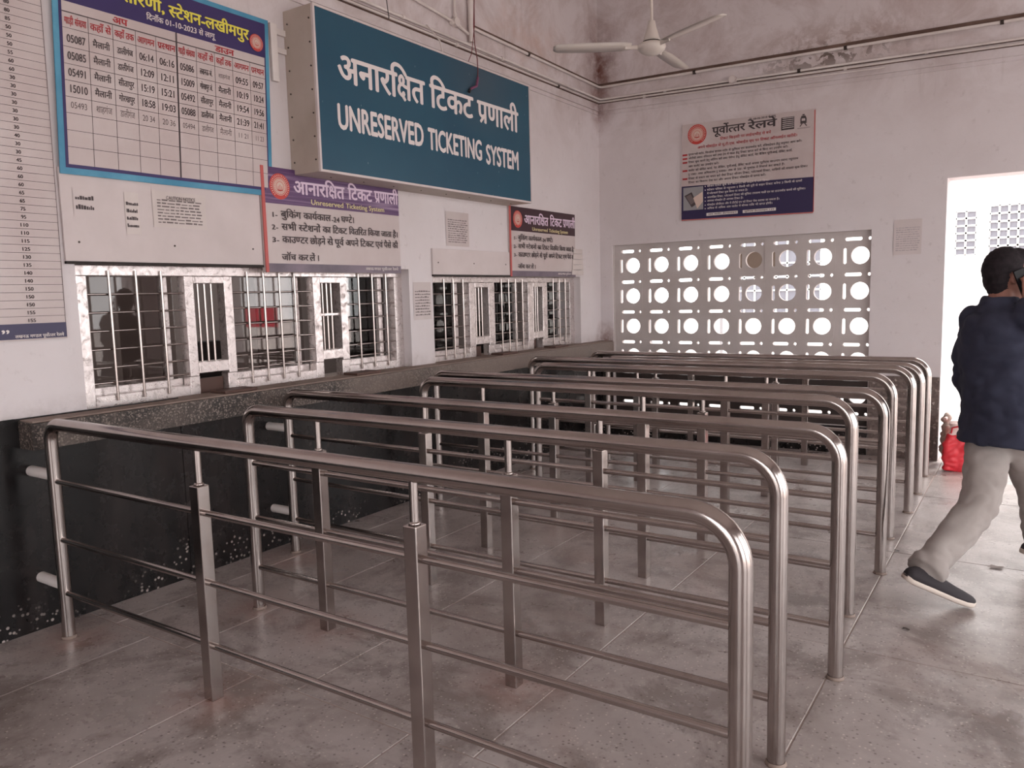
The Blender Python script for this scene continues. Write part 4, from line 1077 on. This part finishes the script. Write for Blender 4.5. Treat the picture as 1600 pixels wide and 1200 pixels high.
pel = V3((3.600, 4.385, .80)); wst = V3((3.578, 4.375, .93)); chs = V3((3.560, 4.390, 1.15)); nck = V3((3.553, 4.425, 1.335)); hc = V3((3.580, 4.458, 1.478))
shL = chs + V3((0, 0, .118)) - rg_ * .140; shR = chs + V3((0, 0, .122)) + rg_ * .150
elL = shL + V3((0, 0, -.28)) - rg_ * .022 - hd_ * .02; wrL = elL + V3((0, 0, -.22)) + rg_ * .03 + hd_ * .10
ear = hc + fr_r * .075 - fd * .004; ph = ear + fr_r * .028 + fd * .034 + V3((0, 0, -.040))
elR = shR + rg_ * .07 + hd_ * .13 + V3((0, 0, -.235)); wrR = ph + fr_r * .035 - fd * .01 + V3((0, 0, -.085))
hipL = pel - rg_ * .070 + V3((0, 0, -.02)); hipR = pel + rg_ * .070 + V3((0, 0, -.02)); knL = V3((3.528, 4.195, .415)); anL = V3((3.335, 3.865, .165)); knR = V3((3.745, 4.600, .41)); anR = V3((3.765, 4.645, .135))
person = thing('person', (3.5, 4.2, 0), 'man in navy pullover and grey trousers walking to the doorway, phone at his ear', 'person')

b_ = MB()
b_.ell(hc + V3((0, 0, .012)), (.092, .074, .108), (fd, fr_r, UPV)); b_.ell(hc + fd * .022 + V3((0, 0, -.045)), (.070, .060, .078), (fd, fr_r, UPV))
b_.ell(hc + fd * .062 + V3((0, 0, -.088)), (.030, .034, .026), (fd, fr_r, UPV))
b_.tube([hc + fd * .088 + V3((0, 0, .022)), hc + fd * .110 + V3((0, 0, -.022)), hc + fd * .088 + V3((0, 0, -.036))], [.008, .015, .010], 10)   # nose
b_.tube([hc + fd * .086 + fr_r * .024 + V3((0, 0, -.058)), hc + fd * .098 + V3((0, 0, -.058)), hc + fd * .086 - fr_r * .024 + V3((0, 0, -.058))], .008, 8)  # lips
for s_ in (1, -1):
    b_.ell(hc + fr_r * .078 * s_ - fd * .006 + V3((0, 0, -.012)), (.020, .010, .034), (fd, fr_r, UPV)); b_.ell(hc + fd * .080 + fr_r * .032 * s_ + V3((0, 0, .030)), (.012, .024, .009), (fd, fr_r, UPV))
limb(b_, [nck + V3((0, 0, -.04)), hc + V3((0, 0, -.07)) - fd * .015], [.062, .055])
b_.loft([ring(c, rg_, hd_, ra, rb) for c, ra, rb in ((pel + V3((0, 0, -.08)), .13, .10), (pel + V3((0, 0, .04)), .15, .115), (wst, .135, .10), (chs, .165, .11), (chs + V3((0, 0, .10)), .165, .10), (chs + V3((0, 0, .16)) + hd_ * .02, .07, .05))])
limb(b_, [shL, elL, wrL], [.052, .042, .030]); limb(b_, [shR, elR, wrR], [.052, .042, .030])
limb(b_, [hipL, knL, anL], [.085, .058, .040]); limb(b_, [hipR, knR, anR], [.085, .058, .040])
# right hand round the phone
pc = ph + fr_r * .030 + V3((0, 0, -.030))
b_.loft([ring(wrR, fd, fr_r, .026, .018), ring(pc + V3((0, 0, -.03)), fd, fr_r, .036, .014), ring(pc + V3((0, 0, .015)), fd, fr_r, .038, .013)])
for k, (o_, ln_) in enumerate(((.030, .048), (.010, .056), (-.011, .052), (-.031, .040))):
    a = pc + fd * o_ + V3((0, 0, .012)); b_.tube([a, a + V3((0, 0, ln_ * .5)) + fr_r * .004, a + V3((0, 0, ln_)) - fr_r * .014, a + V3((0, 0, ln_ * 1.05)) - fr_r * .026], [.0095, .009, .008, .007], 8)
b_.tube([pc + fd * .028 + V3((0, 0, -.02)), pc + fd * .050 - fr_r * .01 + V3((0, 0, .0)), pc + fd * .050 - fr_r * .028 + V3((0, 0, .02))], [.012, .010, .008], 8)
# left hand hanging
hl = wrL; dn = V3((0, 0, -1)); b_.loft([ring(hl, hd_, rg_, .026, .018), ring(hl + dn * .045, hd_, rg_, .038, .014), ring(hl + dn * .085, hd_, rg_, .038, .012)])
for o_, ln_ in ((.030, .062), (.010, .072), (-.011, .068), (-.030, .052)):
    a = hl + dn * .08 + hd_ * o_; b_.tube([a, a + dn * ln_ * .5 + rg_ * .006, a + dn * ln_ + rg_ * .022], [.0095, .009, .007], 8)
b_.tube([hl + dn * .03 + hd_ * .03, hl + dn * .065 + hd_ * .055 + rg_ * .01, hl + dn * .09 + hd_ * .055 + rg_ * .02], [.012, .010, .008], 8)
organic('body', b_, .007, 'skin', person, smooth=2)
for s_ in (1, -1):
    MB().ell(hc + fd * .083 + fr_r * .030 * s_ + V3((0, 0, .014)), (.010, .012, .008), (fd, fr_r, UPV), 12, 8).build('eye', 'eye_white', person)
    MB().ell(hc + fd * .0885 + fr_r * .030 * s_ + V3((0, 0, .014)), (.0055, .0065, .0065), (fd, fr_r, UPV), 12, 8).build('iris', 'hair', person)
    MB().ell(hc + fd * .084 + fr_r * .031 * s_ + V3((0, 0, .030)), (.008, .018, .004), (fd, fr_r, UPV), 12, 6).build('eyebrow', 'hair', person)
h_ = MB(); h_.ell(hc + V3((0, 0, .030)) - fd * .012, (.100, .088, .108), (fd, fr_r, UPV)); h_.ell(hc - fd * .040 + V3((0, 0, -.012)), (.062, .074, .082), (fd, fr_r, UPV)); h_.ell(hc - fd * .045 + V3((0, 0, -.062)), (.038, .052, .040), (fd, fr_r, UPV))
h_.ell(hc + fd * .045 + V3((0, 0, .085)), (.050, .070, .045), (fd, fr_r, UPV))
hm = organic('hair', h_, .007, 'hair', person, .003, 38, 3)
bm = bmesh.new(); bm.from_mesh(hm.data); kill = []
for v in bm.verts:     # open the hair over face and ears
    q = v.co + LOC[person.name] - hc; f_, s_, z_ = q.dot(fd), abs(q.dot(fr_r)), q.z
    if f_ > .035 and z_ < .055 or (s_ > .058 and z_ < .012 and f_ > -.028): kill.append(v)
bmesh.ops.delete(bm, geom=kill, context='VERTS'); bm.to_mesh(hm.data); bm.free()
g_ = MB()
hem = V3((3.592, 4.362, .685))
g_.loft([ring(c, rg_, hd_, ra, rb, 24) for c, ra, rb in ((hem, .205, .162), (hem + V3((0, 0, .02)), .210, .166), (hem + V3((0, 0, .05)), .200, .158), (pel + V3((0, 0, .03)), .203, .158), (wst, .185, .140), (chs + V3((0, 0, -.06)), .183, .142), (chs + V3((0, 0, .04)), .183, .138), (chs + V3((0, 0, .11)) + hd_ * .01, .172, .120), (chs + V3((0, 0, .160)) + hd_ * .015, .125, .094), (nck + V3((0, 0, .012)), .072, .068))])
g_.ell(chs + V3((0, 0, .02)) - hd_ * .055, (.155, .085, .15), (rg_, hd_, UPV))
limb(g_, [shL + rg_ * .01, elL, wrL], [.066, .055, .044]); limb(g_, [shR - rg_ * .01, elR, wrR + (elR - wrR).normalized() * .02], [.078, .066, .044])
g_.ell(nck + V3((0, 0, -.030)), (.108, .098, .062), (rg_, hd_, UPV)); g_.tube([nck + V3((0, 0, -.03)), nck + V3((0, 0, .046)) + hd_ * .008], [.088, .072], 20)
organic('sweater', g_, .010, 'sweater_navy', person, .013, 8)
g_ = MB(); g_.tube([hem + V3((0, 0, .003)) + rg_ * .0, hem + V3((0, 0, .05))], .1, 8)
p_ = MB()
p_.loft([ring(c, rg_, hd_, ra, rb) for c, ra, rb in ((pel + V3((0, 0, -.11)), .155, .120), (pel + V3((0, 0, -.02)), .160, .125), (pel + V3((0, 0, .08)), .150, .115))])
limb(p_, [hipL + V3((.0, 0, -.01)), knL, anL + (knL - anL).normalized() * .02], [.105, .086, .070]); limb(p_, [hipR + V3((-.01, 0, -.01)), knR, anR], [.105, .086, .070])
c_ = anL + (knL - anL).normalized() * .03; ax_ = (knL - anL).normalized(); sd_ = ax_.cross(UPV).normalized(); ud_ = sd_.cross(ax_)
p_.loft([ring(c_ - ax_ * .035, sd_, ud_, .086, .082), ring(c_ + ax_ * .02, sd_, ud_, .086, .080)])
organic('trousers', p_, .010, 'trouser', person, .008, 9)


def shoe(heel, toe, lab):
    u = (toe - heel).normalized(); s_ = u.cross(UPV).normalized(); n_ = s_.cross(u); L = (toe - heel).length; rings = []; sole = []
    for q, wd, ht, lift in ((-.02, .022, .035, .006), (.06, .034, .060, .0), (.2, .037, .068, 0), (.35, .037, .066, 0), (.5, .041, .056, 0), (.68, .046, .046, 0), (.84, .044, .038, .002), (.95, .034, .028, .006), (1.0, .016, .016, .010)):
        c = heel + u * L * q + n_ * lift
        rings.append([c + s_ * wd * math.cos(a_) + n_ * (.018 + ht * max(0, math.sin(a_)) + .002 * min(0, math.sin(a_))) for a_ in [2 * PI * k / 16 for k in range(16)]])
        sole.append([c + s_ * (wd + .005) * math.cos(a_) + n_ * (.012 + .012 * (1 if math.sin(a_) > 0 else -1) * min(1, abs(math.sin(a_)) * 3)) for a_ in [2 * PI * (k + .5) / 16 for k in range(16)]])
    o = MB().loft(rings).build('shoe', 'shoe_black', person, label=lab); MB().loft(sole).build('sole', 'shoe_sole', o)


shoe(V3((3.262, 3.785, .135)), V3((3.515, 3.945, .0)), 'black slip-on shoe with white sole, heel raised'); shoe(V3((3.700, 4.590, .085)), V3((3.925, 4.74, .055)), 'front black shoe')
o = MB().ell(ph, (.001, .001, .001)) ; m_ = MB()
tilt = (UPV * .92 - fd * .38).normalized(); wv = fr_r.cross(tilt).normalized()
def cub(mb, c, a, ra, b, rb, d_, rd):
    mb.add([(c + a * ra * i + b * rb * j + d_ * rd * k)[:] for k in (-1, 1) for j in (-1, 1) for i in (-1, 1)], [(0, 1, 3, 2), (4, 6, 7, 5), (0, 4, 5, 1), (2, 3, 7, 6), (0, 2, 6, 4), (1, 5, 7, 3)])
cub(m_, ph, tilt, .074, wv, .036, fr_r, .0045); o = m_.build('mobile_phone', 'phone_black'); tag(o, 'black mobile phone held to the ear of the walking man', 'phone')

# ================================================================ BAG, SACK, LITTER
t = thing('shopping_bag', (3.28, 6.95, 0), 'bright red carrier bag with whitish top standing in the doorway', 'bag')
m_ = MB(); rings = []
for z, a, b in ((0, .125, .07), (.02, .135, .08), (.12, .150, .09), (.22, .145, .085), (.29, .115, .06)):
    rings.append([V3((3.285 + a * math.copysign(abs(math.cos(q)) ** .6, math.cos(q)) * (1 + .05 * noise.noise(V3((q, z * 9, 0)))), 6.93 + .55 * a * math.cos(q) + b * math.copysign(abs(math.sin(q)) ** .7, math.sin(q)), z)) for q in [2 * PI * k / 20 for k in range(20)]])
organic('bag_body', m_.loft(rings), .010, 'bag_red', t, .012, 12, 2)
m_ = MB(); m_.loft([[V3((3.27 + a * math.cos(q), 6.92 + .5 * a * math.cos(q) + b * math.sin(q), z + .012 * math.sin(3 * q))) for q in [2 * PI * k / 16 for k in range(16)]] for z, a, b in ((.27, .105, .055), (.32, .085, .045), (.37, .095, .04), (.385, .10, .03))])
organic('bag_neck', m_, .009, 'bag_white', t, .012, 16, 2)
MB().tube([(3.19, 6.86, .27), (3.20, 6.85, .34), (3.27, 6.86, .36), (3.33, 6.89, .33), (3.35, 6.92, .27)], .006, 8).build('handle', 'bag_red', t)
MB().tube([(3.40, 6.99, .02), (3.42, 7.0, .16), (3.38, 6.98, .30)], [.03, .035, .02], 10).build('side_flap', 'bag_red', t)
m_ = MB(); m_.ell((3.145, 7.13, .17), (.05, .08, .17)); m_.ell((3.14, 7.13, .36), (.035, .05, .06))
t2 = thing('cloth_sack', (3.145, 7.13, 0), 'beige cloth sack slumped between the door jamb and the red bag', 'sack'); organic('sack_body', m_, .010, 'sack', t2, .02, 10, 2)
m_ = MB(); m_.tube([(3.13, 7.08, .37), (3.145, 7.12, .385), (3.155, 7.16, .37)], .014, 8); m_.build('tied_neck', 'bag_white', t2)
for x, y, a, lab in ((3.585, 4.58, .3, 'crumpled grey wrapper on the floor behind the walking man'), (3.30, 3.55, 1.2, 'small dark litter strip on the floor right of the barriers'), (3.12, 4.62, .8, 'tiny dark scrap on the floor by the barrier ends')):
    m_ = MB(); s_ = .022 if 'wrapper' in lab else .010; vs = [(x + s_ * i * 1.3 + .4 * s_ * math.sin(j + a), y + s_ * j, .003 + .006 * abs(math.sin(i * 2 + j * 3 + a))) for j in (-1, 0, 1) for i in (-1, 0, 1)]
    m_.add(vs + [(x, y, 0)], [(0, 1, 4, 3), (1, 2, 5, 4), (3, 4, 7, 6), (4, 5, 8, 7)]); o = m_.build('litter', 'litter' if 'wrapper' in lab else 'bolt'); tag(o, lab, 'litter')

# ================================================================ OUTSIDE
struct('ground_outside', MB().box((-30, -30, -.4), (45, 60, -.125)).box((-30, YB + .25, -.13), (45, 60, -.02)).box((XR + .3, -30, -.13), (45, YB + .25, -.02)).box((-30, -30, -.13), (XR + .3, YF - .25, -.02)), 'outside_ground')
def building(x0, y0, x1, y1, h, lab, wins):
    t = thing('building', ((x0 + x1) / 2, (y0 + y1) / 2, 0), lab, 'building')
    MB().box((x0, y0, -.02), (x1, y1, h)).build('wall', 'outside_wall', t)
    MB().box((x0 - .2, y0 - .3, h), (x1 + .2, y1 + .2, h + .15)).build('roof_slab', 'outside_wall', t)
    for (a, b, c, d_, nx_, nz_) in wins:
        o = MB().box((a, y0 - .02, c), (b, y0 + .02, d_)).build('window', 'outside_glass', t); m_ = MB()
        for i in range(nx_ + 1): xx = a + (b - a) * i / nx_; m_.box((xx - .015, y0 - .05, c), (xx + .015, y0 - .021, d_))
        for i in range(nz_ + 1): zz = c + (d_ - c) * i / nz_; m_.box((a, y0 - .05, zz - .015), (b, y0 - .021, zz + .015))
        m_.build('window_grille', 'outside_wall', o)
    return t
building(-2.0, 15.2, 9.5, 19, 4.6, 'white building with grilled windows across the yard, seen through the doorway', [(2.52, 2.82, 1.9, 2.62, 2, 6), (3.0, 4.6, 1.9, 2.68, 12, 6), (-1.2, .4, .9, 2.4, 8, 6)])
t = thing('notice_stand', (10.9, 12, 0), 'red banner on two posts out in the yard, mirrored in the window glass', 'banner')
MB().box((10.4, 12, .85), (11.5, 12.04, 1.3)).build('banner_sheet', 'outside_red', t)
for x in (10.45, 11.45): MB().tube([(x, 12.06, -.02), (x, 12.06, 1.3)], .025).build('post', 'outside_grey', t)
def tree(x, y, h, lab):
    t = thing('tree', (x, y, 0), lab, 'tree'); rnd = random.Random(int(x * 10))
    m_ = MB(); m_.tube([(x, y, -.02), (x + .1, y, h * .3), (x, y + .1, h * .6)], [.16, .12, .07], 10)
    for k in range(6):
        a = k * 1.05; m_.tube([(x, y, h * .35), (x + .8 * math.cos(a), y + .8 * math.sin(a), h * .65)], [.06, .03], 6)
    m_.build('trunk', 'bark', t); m_ = MB()
    for k in range(1400):
        c = V3((rnd.gauss(0, 1), rnd.gauss(0, 1), rnd.gauss(0, .7))); c = c.normalized() * (rnd.random() ** .4) * h * .32; c += V3((x, y, h * .68)); a = V3((rnd.uniform(-1, 1), rnd.uniform(-1, 1), rnd.uniform(-1, 1))).normalized(); b = a.cross(V3((rnd.random(), rnd.random(), rnd.random()))).normalized(); s_ = .11
        m_.add([c - a * s_, c + b * s_ * .5, c + a * s_, c - b * s_ * .5], [(0, 1, 2, 3)])
    m_.build('foliage', 'leaf', t, kind='stuff')
tree(-4.2, 14.0, 4.2, 'leafy tree outside, behind the left columns of the pierced screen')
t = thing('hanging_board', (1.42, YB + .35, 1.5), 'weathered board hung outside behind the top row of the pierced screen', 'board')
MB().box((1.235, YB + .34, 1.585), (1.66, YB + .36, 1.835), .003).build('board_panel', 'dark_wood', t)
for x in (1.28, 1.61): MB().tube([(x, YB + .35, 1.83), (x, YB + .35, 2.6)], .004, 6).build('hanger', 'bolt', t)
MB().tube([(1.15, YB + .35, 2.6), (1.75, YB + .35, 2.6)], .012, 8).build('hanger_rail', 'bolt', t)
for x in (1.2, 1.7): MB().tube([(x, YB + .25, 2.6), (x, YB + .36, 2.6)], .012, 8).build('wall_arm', 'bolt', t)
t = thing('yard_railing', (0, 11.2, 0), 'low grey railing crossing the yard behind the pierced screen', 'railing')
for z in (.75, 1.05): MB().tube([(-3.5, 11.2, z), (2.2, 11.2, z)], .025).build('rail', 'outside_grey', t)
for k in range(6): MB().tube([(-3.4 + k * 1.1, 11.2, -.02), (-3.4 + k * 1.1, 11.2, 1.05)], .025).build('post', 'outside_grey', t)
